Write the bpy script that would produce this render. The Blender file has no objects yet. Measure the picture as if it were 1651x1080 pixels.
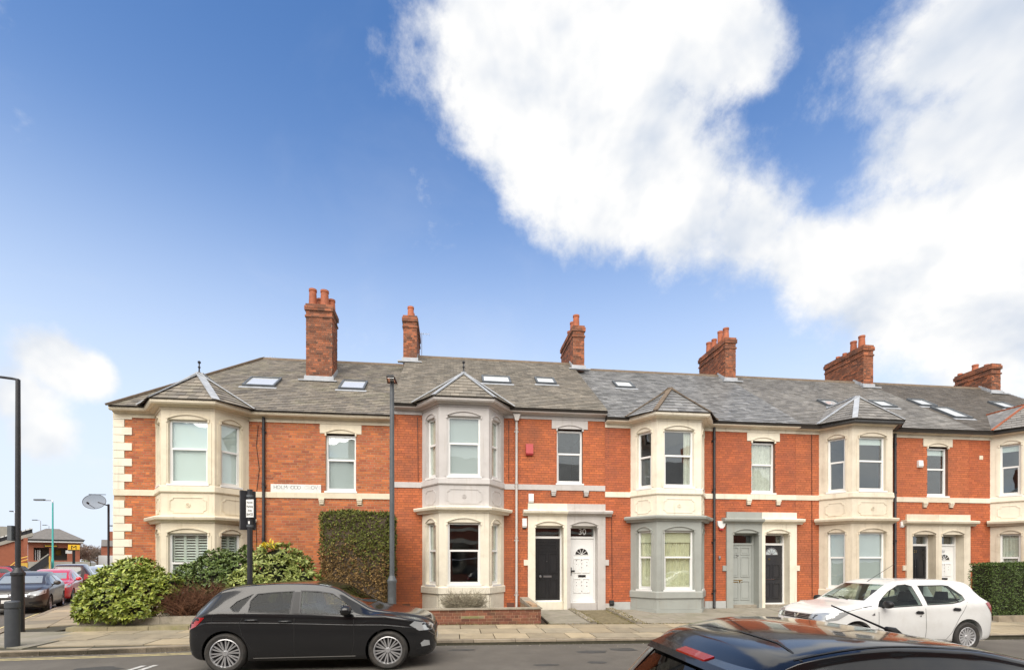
import bpy, bmesh, math, random
from mathutils import Vector, Matrix
from mathutils.bvhtree import BVHTree
random.seed(7)
R = math.radians
SC = bpy.context.scene
COL = SC.collection
# ------------------------------------------------------------------ camera
F_PX, CX, YH, YAW, CAM_H = 800.0, 825.5, 905.0, R(7.0), 1.8
sY, cY = math.sin(YAW), math.cos(YAW)
cam = bpy.data.cameras.new('camera'); cam_o = bpy.data.objects.new('camera', cam); COL.objects.link(cam_o)
cam_o.location = (0, 0, CAM_H); cam_o.rotation_euler = (R(90), 0, -YAW)
cam.sensor_width = 36; cam.lens = F_PX / 1651 * 36
cam.shift_x = 0.0; cam.shift_y = (YH - 540) / 1651
cam.clip_start = 0.05; cam.clip_end = 3000
SC.camera = cam_o
SC.view_settings.view_transform = 'Standard'; SC.view_settings.look = 'None'
SC.view_settings.gamma = 1; SC.view_settings.use_curve_mapping = False
SC.view_settings.exposure = 1.68
SUN_EL, SUN_AZ = R(45), R(198)          # azimuth clockwise from +Y
# ------------------------------------------------------------------ pixel helpers (photo pixels -> places)
def at(px, py, Y):
    q = (px - CX) / F_PX; d = Y / (cY - q * sY)
    return Vector((d * (sY + q * cY), Y, CAM_H + (YH - py) * d / F_PX))
def on_ground(px, py, z=0.0):
    d = (CAM_H - z) * F_PX / (py - YH); q = (px - CX) / F_PX
    return Vector((d * (sY + q * cY), d * (cY - q * sY), z))
def ray(px, py):
    q = (px - CX) / F_PX
    return Vector((sY + q * cY, cY - q * sY, (YH - py) / F_PX))
# ------------------------------------------------------------------ node helpers
class NT:
    def __init__(s, nt): s.t = nt
    def n(s, typ, **k):
        nd = s.t.nodes.new(typ)
        for a, v in k.items():
            if a.startswith('_'): nd.inputs[a[1:].replace('_', ' ')].default_value = v
            else: setattr(nd, a, v)
        return nd
    def l(s, a, b): s.t.links.new(a, b)
    def m(s, op, a, b=None, c=None, clamp=False):
        nd = s.t.nodes.new('ShaderNodeMath'); nd.operation = op; nd.use_clamp = clamp
        for i, v in enumerate((a, b, c)):
            if v is None: continue
            if isinstance(v, (int, float)): nd.inputs[i].default_value = v
            else: s.l(v, nd.inputs[i])
        return nd.outputs[0]
    def mix(s, fac, a, b, blend='MIX'):
        nd = s.t.nodes.new('ShaderNodeMix'); nd.data_type = 'RGBA'; nd.blend_type = blend
        for i, v in ((0, fac), (6, a), (7, b)):
            if isinstance(v, (int, float)): nd.inputs[i].default_value = v
            elif isinstance(v, tuple): nd.inputs[i].default_value = (*v, 1)
            else: s.l(v, nd.inputs[i])
        return nd.outputs[2]
    def ramp(s, v, lo, hi, a=0.0, b=1.0, smooth=True):
        nd = s.t.nodes.new('ShaderNodeMapRange'); nd.interpolation_type = 'SMOOTHSTEP' if smooth else 'LINEAR'
        s.l(v, nd.inputs[0])
        for i, x in enumerate((lo, hi, a, b)): nd.inputs[i + 1].default_value = x
        return nd.outputs[0]
    def noise(s, scale, detail=4, rough=.55, vec=None, dist=0.0):
        nd = s.t.nodes.new('ShaderNodeTexNoise'); nd.inputs['Scale'].default_value = scale
        nd.inputs['Detail'].default_value = detail; nd.inputs['Roughness'].default_value = rough; nd.inputs['Distortion'].default_value = dist
        if vec is not None: s.l(vec, nd.inputs['Vector'])
        return nd.outputs['Fac']
# ------------------------------------------------------------------ world: sky with clouds
W = bpy.data.worlds.new('World'); SC.world = W; W.use_nodes = True
for nd in list(W.node_tree.nodes): W.node_tree.nodes.remove(nd)
w = NT(W.node_tree)
sky = w.n('ShaderNodeTexSky', sky_type='NISHITA', sun_disc=False, sun_elevation=SUN_EL, sun_rotation=SUN_AZ, altitude=50, air_density=1.0, dust_density=0.7, ozone_density=2.0)
tc = w.n('ShaderNodeTexCoord')
nrm = w.n('ShaderNodeVectorMath', operation='NORMALIZE'); w.l(tc.outputs['Generated'], nrm.inputs[0])
D_ = nrm.outputs[0]
sep = w.n('ShaderNodeSeparateXYZ'); w.l(D_, sep.inputs[0])
# flat cloud layer coordinates (perspective of a layer overhead)
zz = w.m('ADD', w.m('MAXIMUM', sep.outputs[2], 0.0), 0.28)
lay = w.n('ShaderNodeVectorMath', operation='SCALE'); w.l(D_, lay.inputs[0]); w.l(w.m('DIVIDE', 1.0, zz), lay.inputs['Scale'])
big = w.noise(1.1, 3, .5, lay.outputs[0])
puff = w.noise(3.0, 12, .62, D_, 0.15)
puff2 = w.noise(9.0, 12, .68, D_, 0.1)
shf = w.n('ShaderNodeVectorMath', operation='ADD'); w.l(D_, shf.inputs[0]); shf.inputs[1].default_value = (-.02, 0, .045)
puff_s = w.noise(3.0, 5, .55, shf.outputs[0], 0.15); puff_l = w.noise(3.0, 5, .55, D_, 0.15)
blobs = [(790,40,.15),(850,120,.17),(930,60,.18),(880,210,.15),(1010,140,.21),(1080,50,.17),(960,300,.15),(1040,260,.19),(1120,320,.17),(1200,370,.15),(1150,60,.14),(1215,75,.09),
         (1560,60,.21),(1640,190,.28),(1490,240,.15),(1560,380,.22),(1440,380,.16),(1340,430,.14),(1440,480,.15),(1640,480,.2),(1290,400,.10),(1760,120,.4),
         (90,585,.075),(140,600,.055),(30,640,.08),(60,700,.07)]
acc = None
for (px, py, r) in blobs:
    c = ray(px, py).normalized()
    ds = w.n('ShaderNodeVectorMath', operation='DISTANCE'); w.l(D_, ds.inputs[0]); ds.inputs[1].default_value = c
    v = w.ramp(ds.outputs['Value'], 0.0, r, 1.0, 0.0, smooth=False)
    acc = v if acc is None else w.m('SMOOTH_MAX', acc, v, 0.08)
# outside the part of the sky the photograph shows, unseen cloud is added more thickly to make the ambient light less blue
ahead = w.n('ShaderNodeVectorMath', operation='DOT_PRODUCT'); w.l(D_, ahead.inputs[0]); ahead.inputs[1].default_value = (sY, cY, 0.35)
rest = w.m('MULTIPLY', w.ramp(big, 0.30, 0.50, 0.15, 0.9), w.ramp(ahead.outputs['Value'], 0.45, 0.72, 1.0, 0.0))
acc = w.m('MAXIMUM', acc, rest)
dens = w.m('ADD', w.m('ADD', acc, w.m('MULTIPLY', w.m('SUBTRACT', puff, 0.5), 1.5)), w.m('MULTIPLY', w.m('SUBTRACT', puff2, 0.5), 0.75))
mask = w.ramp(dens, 0.20, 0.64)
haze_m = w.ramp(sep.outputs[2], -0.15, 0.76, 0.97, 0.0)
wisp = w.m('MULTIPLY', w.ramp(w.noise(2.3, 8, .6, lay.outputs[0], .4), 0.5, 0.75), 0.25)
mask = w.m('MAXIMUM', mask, w.m('MULTIPLY', wisp, w.ramp(sep.outputs[2], 0.0, .6, 1.0, 0.25)), clamp=True)
shade = w.m('ADD', w.m('MULTIPLY', w.m('SUBTRACT', puff_l, puff_s), 4.0), w.ramp(puff, .3, .64, .40, .98), clamp=True)
SKY_STR = 0.1
cl = w.mix(shade, (0.20 / SKY_STR, 0.222 / SKY_STR, 0.258 / SKY_STR), (0.322 / SKY_STR, 0.321 / SKY_STR, 0.318 / SKY_STR))
skc = w.mix(haze_m, w.mix(1.0, sky.outputs[0], (0.40, 0.56, 0.72), 'MULTIPLY'), (0.238 / SKY_STR, 0.284 / SKY_STR, 0.345 / SKY_STR))
skc = w.mix(w.ramp(sep.outputs[2], -.02, .62, .95, 0.0), skc, (0.262 / SKY_STR, 0.29 / SKY_STR, 0.328 / SKY_STR))
colr = w.mix(mask, skc, cl)
bg = w.n('ShaderNodeBackground'); w.l(colr, bg.inputs[0]); bg.inputs[1].default_value = SKY_STR
wo = w.n('ShaderNodeOutputWorld'); w.l(bg.outputs[0], wo.inputs[0])
W.cycles.sampling_method = 'MANUAL'; W.cycles.sample_map_resolution = 512
# ------------------------------------------------------------------ sun (soft, through thin cloud)
sun = bpy.data.lights.new('sun', 'SUN'); sun.energy = 1.5; sun.angle = R(65); sun.color = (1, .93, .83)
sun_o = bpy.data.objects.new('sun', sun); COL.objects.link(sun_o)
sd = Vector((math.sin(SUN_AZ) * math.cos(SUN_EL), math.cos(SUN_AZ) * math.cos(SUN_EL), math.sin(SUN_EL)))
sun_o.rotation_euler = sd.to_track_quat('Z', 'Y').to_euler(); sun_o.location = (0, -20, 40)
# ------------------------------------------------------------------ materials
M = {}
def mat(name, col, rough=.6, metal=0, var=.0, vscale=3.0, bump=0, bscale=60, spec=.5, coat=0, dirt=None, dirt_amt=0, dirt_scale=1.2, rnd=0.0, rndhue=None, attr=False, streak=0.0, streak_col=(.2, .17, .13), em=None, trans=None, coord='Object', det=5):
    m = bpy.data.materials.new(name); m.use_nodes = True; t = NT(m.node_tree)
    b = m.node_tree.nodes['Principled BSDF']
    b.inputs['Roughness'].default_value = rough; b.inputs['Metallic'].default_value = metal
    b.inputs['Specular IOR Level'].default_value = spec; b.inputs['Coat Weight'].default_value = coat; b.inputs['Coat Roughness'].default_value = .03
    geo = t.n('ShaderNodeNewGeometry'); P = geo.outputs['Position']
    c = None
    base = (*col, 1)
    rgb = t.n('ShaderNodeRGB'); rgb.outputs[0].default_value = base; c = rgb.outputs[0]
    if rnd or rndhue:
        oi = t.n('ShaderNodeObjectInfo'); rv = oi.outputs['Random']
        if attr:
            at_ = t.n('ShaderNodeAttribute', attribute_name='bc'); rv = t.m('FRACT', t.m('ADD', rv, at_.outputs['Fac']))
        if rndhue: c = t.mix(t.ramp(rv, .0, 1.0, 0, 1, smooth=False), c, rndhue)
        r2 = t.m('FRACT', t.m('MULTIPLY', rv, 37.13))
        if rnd: c = t.mix(1.0, c, t.n('ShaderNodeCombineColor').outputs[0], 'MULTIPLY') if False else bright(t, c, t.ramp(r2, 0, 1, 1 - rnd, 1 + rnd, smooth=False))
    if var:
        c = bright(t, c, t.ramp(t.noise(vscale, det, .6, P), .25, .75, 1 - var, 1 + var, smooth=False))
    if dirt:
        f = t.m('MULTIPLY', t.ramp(t.noise(dirt_scale, 8, .68, P, .3), .45, .7), dirt_amt)
        c = t.mix(f, c, dirt)
    if streak:     # rain streaks: noise stretched downwards
        mp_ = t.n('ShaderNodeMapping'); mp_.inputs['Scale'].default_value = (9, 9, .55); t.l(P, mp_.inputs['Vector'])
        c = t.mix(t.m('MULTIPLY', t.ramp(t.noise(1.0, 6, .65, mp_.outputs[0]), .52, .78), streak), c, streak_col)
    t.l(c, b.inputs['Base Color'])
    if bump:
        bn = t.n('ShaderNodeBump'); bn.inputs['Strength'].default_value = bump; bn.inputs['Distance'].default_value = .01
        t.l(t.noise(bscale, 5, .6, P), bn.inputs['Height']); t.l(bn.outputs[0], b.inputs['Normal'])
    if em: b.inputs['Emission Color'].default_value = (*em[0], 1); b.inputs['Emission Strength'].default_value = em[1]
    M[name] = m
    return m
def bright(t, c, f):
    nd = t.t.nodes.new('ShaderNodeVectorMath'); nd.operation = 'SCALE'; t.l(c, nd.inputs[0])
    if isinstance(f, (int, float)): nd.inputs['Scale'].default_value = f
    else: t.l(f, nd.inputs['Scale'])
    return nd.outputs[0]
def glass_mat(name, tint, refl=.10):
    m = bpy.data.materials.new(name); m.use_nodes = True; t = NT(m.node_tree)
    for nd in list(m.node_tree.nodes): m.node_tree.nodes.remove(nd)
    tr = t.n('ShaderNodeBsdfTransparent'); tr.inputs[0].default_value = (*tint, 1)
    gl = t.n('ShaderNodeBsdfGlossy'); gl.inputs['Roughness'].default_value = .01; gl.inputs[0].default_value = (.95, .98, 1, 1)
    fr = t.n('ShaderNodeLayerWeight'); fr.inputs['Blend'].default_value = .5; fz_ = t.m('MULTIPLY_ADD', t.m('POWER', fr.outputs['Facing'], 4.0), .8, .04)
    geo = t.n('ShaderNodeNewGeometry')
    bn = t.n('ShaderNodeBump'); bn.inputs['Strength'].default_value = .04; bn.inputs['Distance'].default_value = .05
    t.l(t.noise(1.8, 1, .5, geo.outputs['Position']), bn.inputs['Height']); t.l(bn.outputs[0], gl.inputs['Normal'])
    mx = t.n('ShaderNodeMixShader'); t.l(t.m('ADD', fz_, refl, clamp=True), mx.inputs[0]); t.l(tr.outputs[0], mx.inputs[1]); t.l(gl.outputs[0], mx.inputs[2])
    o = t.n('ShaderNodeOutputMaterial'); t.l(mx.outputs[0], o.inputs[0]); M[name] = m
glass_mat('glass', (.92, .95, .94), .085); glass_mat('car_glass', (.60, .68, .64), -.012); glass_mat('tint_glass', (.22, .23, .23), -.022); 
mat('brick', (.50, .136, .043), .75, streak=.3, streak_col=(.22, .085, .05), rnd=.14, rndhue=(.43, .115, .044), attr=True, var=.14, vscale=1.3, bump=.25, bscale=90, dirt=(.20, .075, .045), dirt_amt=.5, dirt_scale=.8)
mat('brick_b', (.475, .124, .043), .75, streak=.35, streak_col=(.24, .09, .055), rnd=.13, rndhue=(.41, .105, .044), attr=True, var=.12, vscale=.9, bump=.25, bscale=90, dirt=(.22, .08, .05), dirt_amt=.45, dirt_scale=.6)
mat('brick_c', (.48, .137, .050), .75, streak=.25, streak_col=(.26, .10, .06), rnd=.12, rndhue=(.43, .12, .05), attr=True, var=.1, vscale=1.1, bump=.25, bscale=90, dirt=(.24, .09, .055), dirt_amt=.4, dirt_scale=.7)
mat('brick_orange', (.52, .158, .046), .75, streak=.25, streak_col=(.24, .10, .05), rnd=.2, rndhue=(.36, .095, .042), attr=True, var=.12, vscale=1.0, bump=.25, bscale=90, dirt=(.17, .07, .04), dirt_amt=.3, dirt_scale=.8)
mat('brick_chimney', (.36, .115, .05), .85, rnd=.4, rndhue=(.17, .07, .04), attr=True, var=.2, vscale=4, bump=.4, bscale=70, dirt=(.07, .045, .035), dirt_amt=.6, dirt_scale=2.2)
mat('brick_garden', (.23, .088, .05), .85, rnd=.3, rndhue=(.17, .065, .045), attr=True, var=.2, vscale=6, bump=.4, bscale=80, dirt=(.10, .09, .05), dirt_amt=.5, dirt_scale=3)
mat('brick_far', (.30, .10, .055), .8, var=.15, vscale=2)
mat('mortar', (.17, .075, .045), .9, var=.2, vscale=5); mat('mortar_pale', (.40, .27, .17), .9, var=.25, vscale=4); mat('mortar_chimney', (.26, .19, .14), .9, var=.3, vscale=6)
mat('slate_brown', (.16, .143, .124), .62, rnd=.2, rndhue=(.235, .205, .165), attr=True, var=.25, vscale=2, bump=.3, bscale=60, dirt=(.30, .29, .18), dirt_amt=.30, dirt_scale=1.3)
mat('slate_olive', (.175, .158, .133), .7, rnd=.18, rndhue=(.25, .22, .18), attr=True, var=.2, vscale=2, bump=.3, bscale=60, dirt=(.10, .095, .07), dirt_amt=.35, dirt_scale=1.0)
mat('slate_blue', (.19, .188, .185), .42, rnd=.24, rndhue=(.28, .278, .275), attr=True, var=.15, vscale=2, bump=.2, bscale=60, dirt=(.07, .07, .07), dirt_amt=.4, dirt_scale=.9)
mat('slate_mid', (.19, .178, .163), .5, rnd=.2, rndhue=(.25, .236, .218), attr=True, var=.2, vscale=2, bump=.2, bscale=60, dirt=(.08, .075, .07), dirt_amt=.4, dirt_scale=.8)
mat('slate_dark', (.125, .108, .09), .6, rnd=.2, rndhue=(.13, .115, .10), attr=True, var=.2, vscale=2, bump=.3, bscale=60)
mat('roof_felt', (.05, .045, .04), .9)
PK = dict(streak=.38, streak_col=(.30, .25, .18), rough=.62, var=.07, vscale=2.5, bump=.12, bscale=25, dirt_scale=1.6)
mat('cream', (.72, .645, .50), dirt=(.42, .34, .23), dirt_amt=.3, **PK); mat('cream_pale', (.78, .725, .60), dirt=(.45, .38, .27), dirt_amt=.25, **PK)
mat('beige', (.64, .565, .45), dirt=(.36, .29, .2), dirt_amt=.35, **PK); mat('beige_light', (.69, .62, .50), dirt=(.4, .33, .24), dirt_amt=.35, **PK)
mat('lilac_grey', (.53, .505, .49), dirt=(.36, .33, .30), dirt_amt=.25, **PK); mat('sage_grey', (.335, .35, .325), dirt=(.24, .245, .225), dirt_amt=.3, **PK)
mat('pale_grey', (.52, .49, .465), dirt=(.34, .31, .28), dirt_amt=.4, **PK); mat('plinth_grey', (.46, .47, .46), dirt=(.3, .3, .27), dirt_amt=.4, **PK)
mat('stone_weathered', (.34, .30, .24), .85, var=.2, vscale=4, bump=.3, bscale=40, dirt=(.12, .11, .07), dirt_amt=.6, dirt_scale=3)
mat('mossy_stone', (.26, .225, .14), .9, var=.25, vscale=5, bump=.4, bscale=40, dirt=(.17, .19, .03), dirt_amt=.9, dirt_scale=1.6)
mat('upvc', (.80, .80, .79), .3, var=.03, vscale=2, dirt=(.55, .54, .5), dirt_amt=.15); mat('gutter_dark', (.06, .06, .06), .5, var=.2, vscale=3)
mat('black_iron', (.022, .022, .026), .45, var=.25, vscale=6, bump=.1); mat('grey_iron', (.095, .105, .115), .5, var=.2, vscale=5); mat('bollard_grey', (.06, .066, .075), .55, var=.15, vscale=8, bump=.1)
mat('lead', (.36, .38, .41), .5, var=.22, vscale=5, dirt=(.55, .56, .58), dirt_amt=.5, dirt_scale=3); mat('lichen_tile', (.16, .12, .085), .85, var=.3, vscale=6)
mat('terracotta', (.40, .115, .05), .75, var=.25, vscale=5, rnd=.15, dirt=(.16, .06, .04), dirt_amt=.5, dirt_scale=4)
mat('door_black', (.018, .018, .020), .32, var=.1); mat('door_white', (.80, .80, .79), .32); mat('door_sage', (.36, .38, .36), .4, var=.04); mat('door_charcoal', (.03, .03, .034), .35)
mat('brass', (.55, .38, .14), .3, 1); mat('chrome', (.75, .76, .78), .12, 1); mat('steel', (.5, .5, .52), .3, 1)
mat('red_plastic', (.45, .05, .055), .4); mat('white_plastic', (.78, .78, .77), .4); mat('frost', (.45, .5, .52), .25, var=.3, vscale=40)
mat('curtain', (.74, .72, .64), .9, var=.15, vscale=10); mat('curtain_yellow', (.80, .76, .55), .9, var=.12, vscale=8); mat('blind_grey', (.52, .55, .55), .8); mat('blind_white', (.80, .86, .84), .8); mat('shutter', (.80, .82, .76), .5)
mat('interior', (.22, .21, .20), .9); mat('interior_dark', (.05, .05, .05), .9); mat('wood', (.50, .28, .12), .6, var=.2, vscale=12); mat('net', (.12, .12, .13), .8, var=.9, vscale=35)
mat('asphalt', (.118, .106, .090), .88, var=.16, vscale=1.1, bump=.55, bscale=140, dirt=(.19, .172, .145), dirt_amt=.55, dirt_scale=.7)
mat('asphalt_patch', (.065, .063, .06), .9, var=.2, vscale=9, bump=.5, bscale=140)
mat('flag', (.40, .325, .215), .85, rnd=.2, rndhue=(.27, .235, .175), var=.15, vscale=2.2, bump=.3, bscale=70, dirt=(.15, .135, .105), dirt_amt=.4, dirt_scale=2)
mat('joint', (.06, .055, .036), .95, var=.3, vscale=8); mat('kerb_stone', (.30, .25, .185), .85, rnd=.14, var=.2, vscale=4, bump=.4, bscale=60, dirt=(.10, .09, .07), dirt_amt=.5, dirt_scale=3)
mat('concrete', (.27, .245, .20), .9, var=.18, vscale=3, bump=.35, bscale=60, dirt=(.14, .14, .07), dirt_amt=.5, dirt_scale=1.8); mat('moss', (.17, .14, .08), .95, var=.4, vscale=7, bump=.8, bscale=40)
mat('soil', (.07, .05, .035), .95, var=.4, vscale=8, bump=.8, bscale=30); mat('dark_tile', (.02, .02, .022), .6); mat('earth', (.13, .125, .10), .95, var=.3, vscale=.3)
mat('yellow_paint', (.62, .52, .26), .8, var=.25, vscale=7, dirt=(.2, .18, .14), dirt_amt=.6, dirt_scale=6); mat('white_paint', (.6, .59, .56), .8, var=.2, vscale=9, dirt=(.13, .125, .115), dirt_amt=.9, dirt_scale=9)
mat('paint_black', (.012, .012, .013), .16, coat=.5, spec=.4); mat('paint_white', (.76, .76, .75), .25, coat=.6, dirt=(.5, .47, .42), dirt_amt=.3, dirt_scale=1.6); mat('paint_charcoal', (.007, .007, .008), .12, coat=.5, spec=.5)
mat('paint_bronze', (.05, .045, .042), .3, coat=.4); mat('paint_red', (.60, .025, .03), .22, coat=.8); mat('paint_maroon', (.05, .022, .02), .2, coat=.8); mat('paint_silver', (.55, .56, .57), .25, .4, coat=.6)
mat('rubber', (.035, .033, .031), .8, var=.2, vscale=20, dirt=(.09, .075, .06), dirt_amt=.5, dirt_scale=8); mat('rubber_trim', (.012, .012, .013), .5); mat('rim', (.52, .52, .53), .3, .6); mat('rim_dark', (.05, .05, .055), .4, .6); mat('hubcap', (.60, .60, .61), .35, .5)
mat('lens_red', (.34, .008, .010), .1, coat=.6); mat('lens_clear', (.50, .52, .53), .15, .35, coat=1); mat('lens_dark', (.03, .03, .03), .1, coat=1); mat('plate_white', (.8, .8, .78), .4); mat('ink', (.012, .012, .012), .6); mat('seat', (.03, .03, .032), .9); mat('seat_light', (.12, .12, .12), .9)
mat('car_pane_sheen', (.30, .33, .33), .05, coat=1, spec=.8); mat('car_pane_dark', (.025, .027, .028), .05, coat=1, spec=.8)  # the lighter one is opaque, its grey reflection painted into the base colour
mat('sign_white', (.72, .73, .71), .55, var=.06, vscale=6, dirt=(.5, .48, .42), dirt_amt=.4, dirt_scale=5); mat('ink_worn', (.33, .33, .32), .7, var=.3, vscale=8); mat('ink_faint', (.60, .60, .585), .7); mat('sign_yellow', (.85, .52, .03), .4); mat('teal', (.05, .36, .33), .4); mat('yellow_rail', (.62, .38, .06), .5)
mat('leaf_laurel', (.15, .22, .032), .36, rnd=.45, rndhue=(.36, .39, .075), attr=True, spec=.5); mat('leaf_dark', (.075, .125, .03), .4, rnd=.45, rndhue=(.15, .20, .055), attr=True); mat('leaf_pale', (.19, .25, .055), .42, rnd=.4, rndhue=(.38, .41, .13), attr=True); mat('leaf_yellow', (.55, .42, .02), .5, rnd=.3)
mat('conifer_brown', (.12, .076, .028), .85, rnd=.5, rndhue=(.25, .155, .055), attr=True); mat('conifer_green', (.08, .095, .018), .8, rnd=.45, rndhue=(.15, .16, .03), attr=True); mat('hedge_green', (.045, .085, .016), .6, rnd=.45, rndhue=(.10, .15, .03), attr=True)
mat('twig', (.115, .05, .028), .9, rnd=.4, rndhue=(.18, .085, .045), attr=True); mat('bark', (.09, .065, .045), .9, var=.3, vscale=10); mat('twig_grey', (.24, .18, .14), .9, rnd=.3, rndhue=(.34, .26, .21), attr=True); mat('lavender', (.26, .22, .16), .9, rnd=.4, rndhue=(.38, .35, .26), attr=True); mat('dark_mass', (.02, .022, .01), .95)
mat('felt_roof', (.17, .155, .14), .8, var=.25, vscale=3); mat('white_far', (.7, .7, .68), .6); mat('concrete_far', (.33, .31, .27), .9, var=.15, vscale=1.5)
# ------------------------------------------------------------------ mesh builder
class Fr:
    """face frame: origin o, u along the face, n outward, z up"""
    def __init__(s, o, u, n): s.o = Vector(o); s.u = Vector(u).normalized(); s.n = Vector(n).normalized()
    def p(s, u, d, z): return s.o + s.u * u + s.n * d + Vector((0, 0, z))
FRONT = Fr((0, 0, 0), (1, 0, 0), (0, -1, 0))
class MB:
    def __init__(s): s.v = []; s.f = []; s.c = []
    def add(s, vs, fs, c=0.0):
        b = len(s.v); s.v += [tuple(x) for x in vs]; s.f += [tuple(i + b for i in f) for f in fs]; s.c += [c] * len(fs); return s
    def hexa(s, p, c=0.0):
        return s.add(p, [(0, 3, 2, 1), (4, 5, 6, 7), (0, 1, 5, 4), (1, 2, 6, 5), (2, 3, 7, 6), (3, 0, 4, 7)], c)
    def box(s, x0, x1, y0, y1, z0, z1, c=0.0):
        return s.hexa([(x0, y0, z0), (x1, y0, z0), (x1, y1, z0), (x0, y1, z0), (x0, y0, z1), (x1, y0, z1), (x1, y1, z1), (x0, y1, z1)], c)
    def boxf(s, fr, u0, u1, d0, d1, z0, z1, c=0.0):
        return s.hexa([fr.p(u0, d1, z0), fr.p(u1, d1, z0), fr.p(u1, d0, z0), fr.p(u0, d0, z0), fr.p(u0, d1, z1), fr.p(u1, d1, z1), fr.p(u1, d0, z1), fr.p(u0, d0, z1)], c)
    def prismf(s, fr, poly, d0, d1, c=0.0):
        n = len(poly)
        vs = [fr.p(u, d1, z) for u, z in poly] + [fr.p(u, d0, z) for u, z in poly]
        return s.add(vs, [tuple(range(n)), tuple(range(2 * n - 1, n - 1, -1))] + [(i, i + n, (i + 1) % n + n, (i + 1) % n) for i in range(n)], c)
    def prismz(s, poly, z0, z1, c=0.0):
        n = len(poly); z0f = z0 if callable(z0) else (lambda x, y: z0); z1f = z1 if callable(z1) else (lambda x, y: z1)
        vs = [(x, y, z1f(x, y)) for x, y in poly] + [(x, y, z0f(x, y)) for x, y in poly]
        return s.add(vs, [tuple(range(n)), tuple(range(2 * n - 1, n - 1, -1))] + [(i, i + n, (i + 1) % n + n, (i + 1) % n) for i in range(n)], c)
    def ringf(s, fr, outer, inner, d0, d1):
        n = len(outer)
        vs = [fr.p(u, d1, z) for u, z in outer] + [fr.p(u, d1, z) for u, z in inner] + [fr.p(u, d0, z) for u, z in outer] + [fr.p(u, d0, z) for u, z in inner]
        fs = []
        for i in range(n):
            j = (i + 1) % n
            fs += [(i, j, n + j, n + i), (i, 2 * n + i, 2 * n + j, j), (n + i, n + j, 3 * n + j, 3 * n + i), (2 * n + i, 3 * n + i, 3 * n + j, 2 * n + j)]
        return s.add(vs, fs)
    def tube(s, pts, r, n=8, cap=True, c=0.0):
        pts = [Vector(p) for p in pts]; rs = r if isinstance(r, (list, tuple)) else [r] * len(pts)
        vs = []; prev = None
        for i, p in enumerate(pts):
            t = (pts[min(i + 1, len(pts) - 1)] - pts[max(i - 1, 0)]).normalized()
            a = t.orthogonal().normalized() if prev is None else (prev - t * prev.dot(t)).normalized()
            prev = a; b = t.cross(a)
            vs += [p + (a * math.cos(2 * math.pi * k / n) + b * math.sin(2 * math.pi * k / n)) * rs[i] for k in range(n)]
        fs = [(i * n + k, i * n + (k + 1) % n, (i + 1) * n + (k + 1) % n, (i + 1) * n + k) for i in range(len(pts) - 1) for k in range(n)]
        if cap: fs += [tuple(range(n - 1, -1, -1)), tuple(range((len(pts) - 1) * n, len(pts) * n))]
        return s.add(vs, fs, c)
    def lathe(s, prof, n=16, o=(0, 0, 0), axis='z', c=0.0, cap=True):
        vs = []; o = Vector(o)
        for r, h in prof:
            for k in range(n):
                a = 2 * math.pi * k / n; x, y = r * math.cos(a), r * math.sin(a)
                vs.append(o + (Vector((x, y, h)) if axis == 'z' else Vector((x, h, y))))
        m = len(prof)
        fs = [(i * n + k, i * n + (k + 1) % n, (i + 1) * n + (k + 1) % n, (i + 1) * n + k) for i in range(m - 1) for k in range(n)]
        if axis == 'y': fs = [f[::-1] for f in fs]
        a, b = tuple(range(n - 1, -1, -1)), tuple(range((m - 1) * n, m * n))
        if cap: fs += [a, b] if axis == 'z' else [a[::-1], b[::-1]]
        return s.add(vs, fs, c)
    def beam(s, a, b, w_, h, up=(0, 0, 1), c=0.0):
        a, b = Vector(a), Vector(b); t = (b - a).normalized(); u = t.cross(Vector(up)).normalized(); v = u.cross(t)
        p = [a + u * i * w_ / 2 + v * j * h / 2 for i, j in ((-1, -1), (1, -1), (1, 1), (-1, 1))] + [b + u * i * w_ / 2 + v * j * h / 2 for i, j in ((-1, -1), (1, -1), (1, 1), (-1, 1))]
        return s.hexa(p, c)
    def sweep(s, path, prof, caps=True):
        """extrude profile [(out, z)] along a plan polyline; outward is to the right of travel (towards -y for +x travel)"""
        path = [Vector((p[0], p[1], 0)) for p in path]; offs = []
        for i, p in enumerate(path):
            ns = []
            for a, b in ((i - 1, i), (i, i + 1)):
                if a >= 0 and b < len(path):
                    t = (path[b] - path[a]).normalized(); ns.append(Vector((t.y, -t.x, 0)))
            nn = sum(ns, Vector()).normalized(); offs.append(nn / max(.3, nn.dot(ns[0])))
        m = len(prof); vs = [path[i] + offs[i] * o + Vector((0, 0, z)) for i in range(len(path)) for o, z in prof]
        fs = [(i * m + k, (i + 1) * m + k, (i + 1) * m + (k + 1) % m, i * m + (k + 1) % m) for i in range(len(path) - 1) for k in range(m)]
        if caps: fs += [tuple(range(m)), tuple(range(len(path) * m - 1, (len(path) - 1) * m - 1, -1))]
        return s.add(vs, fs)
    def mesh(s, name):
        me = bpy.data.meshes.new(name); me.from_pydata(s.v, [], s.f)
        if any(s.c):
            a = me.attributes.new('bc', 'FLOAT', 'FACE'); a.data.foreach_set('value', s.c)
        me.update(); return me
def fix_normals(me):
    bm = bmesh.new(); bm.from_mesh(me); bmesh.ops.recalc_face_normals(bm, faces=bm.faces); bm.to_mesh(me); bm.free()
def link(name, me, m, parent=None, smooth=None, fix=True):
    if isinstance(me, MB):
        me = me.mesh(name)
        if fix: fix_normals(me)
    if m is not None and not me.materials: me.materials.append(M[m] if isinstance(m, str) else m)
    if smooth:
        me.polygons.foreach_set('use_smooth', [True] * len(me.polygons)); me.set_sharp_from_angle(angle=R(smooth))
    o = bpy.data.objects.new(name, me); COL.objects.link(o)
    if parent: o.parent = parent
    return o
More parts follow.
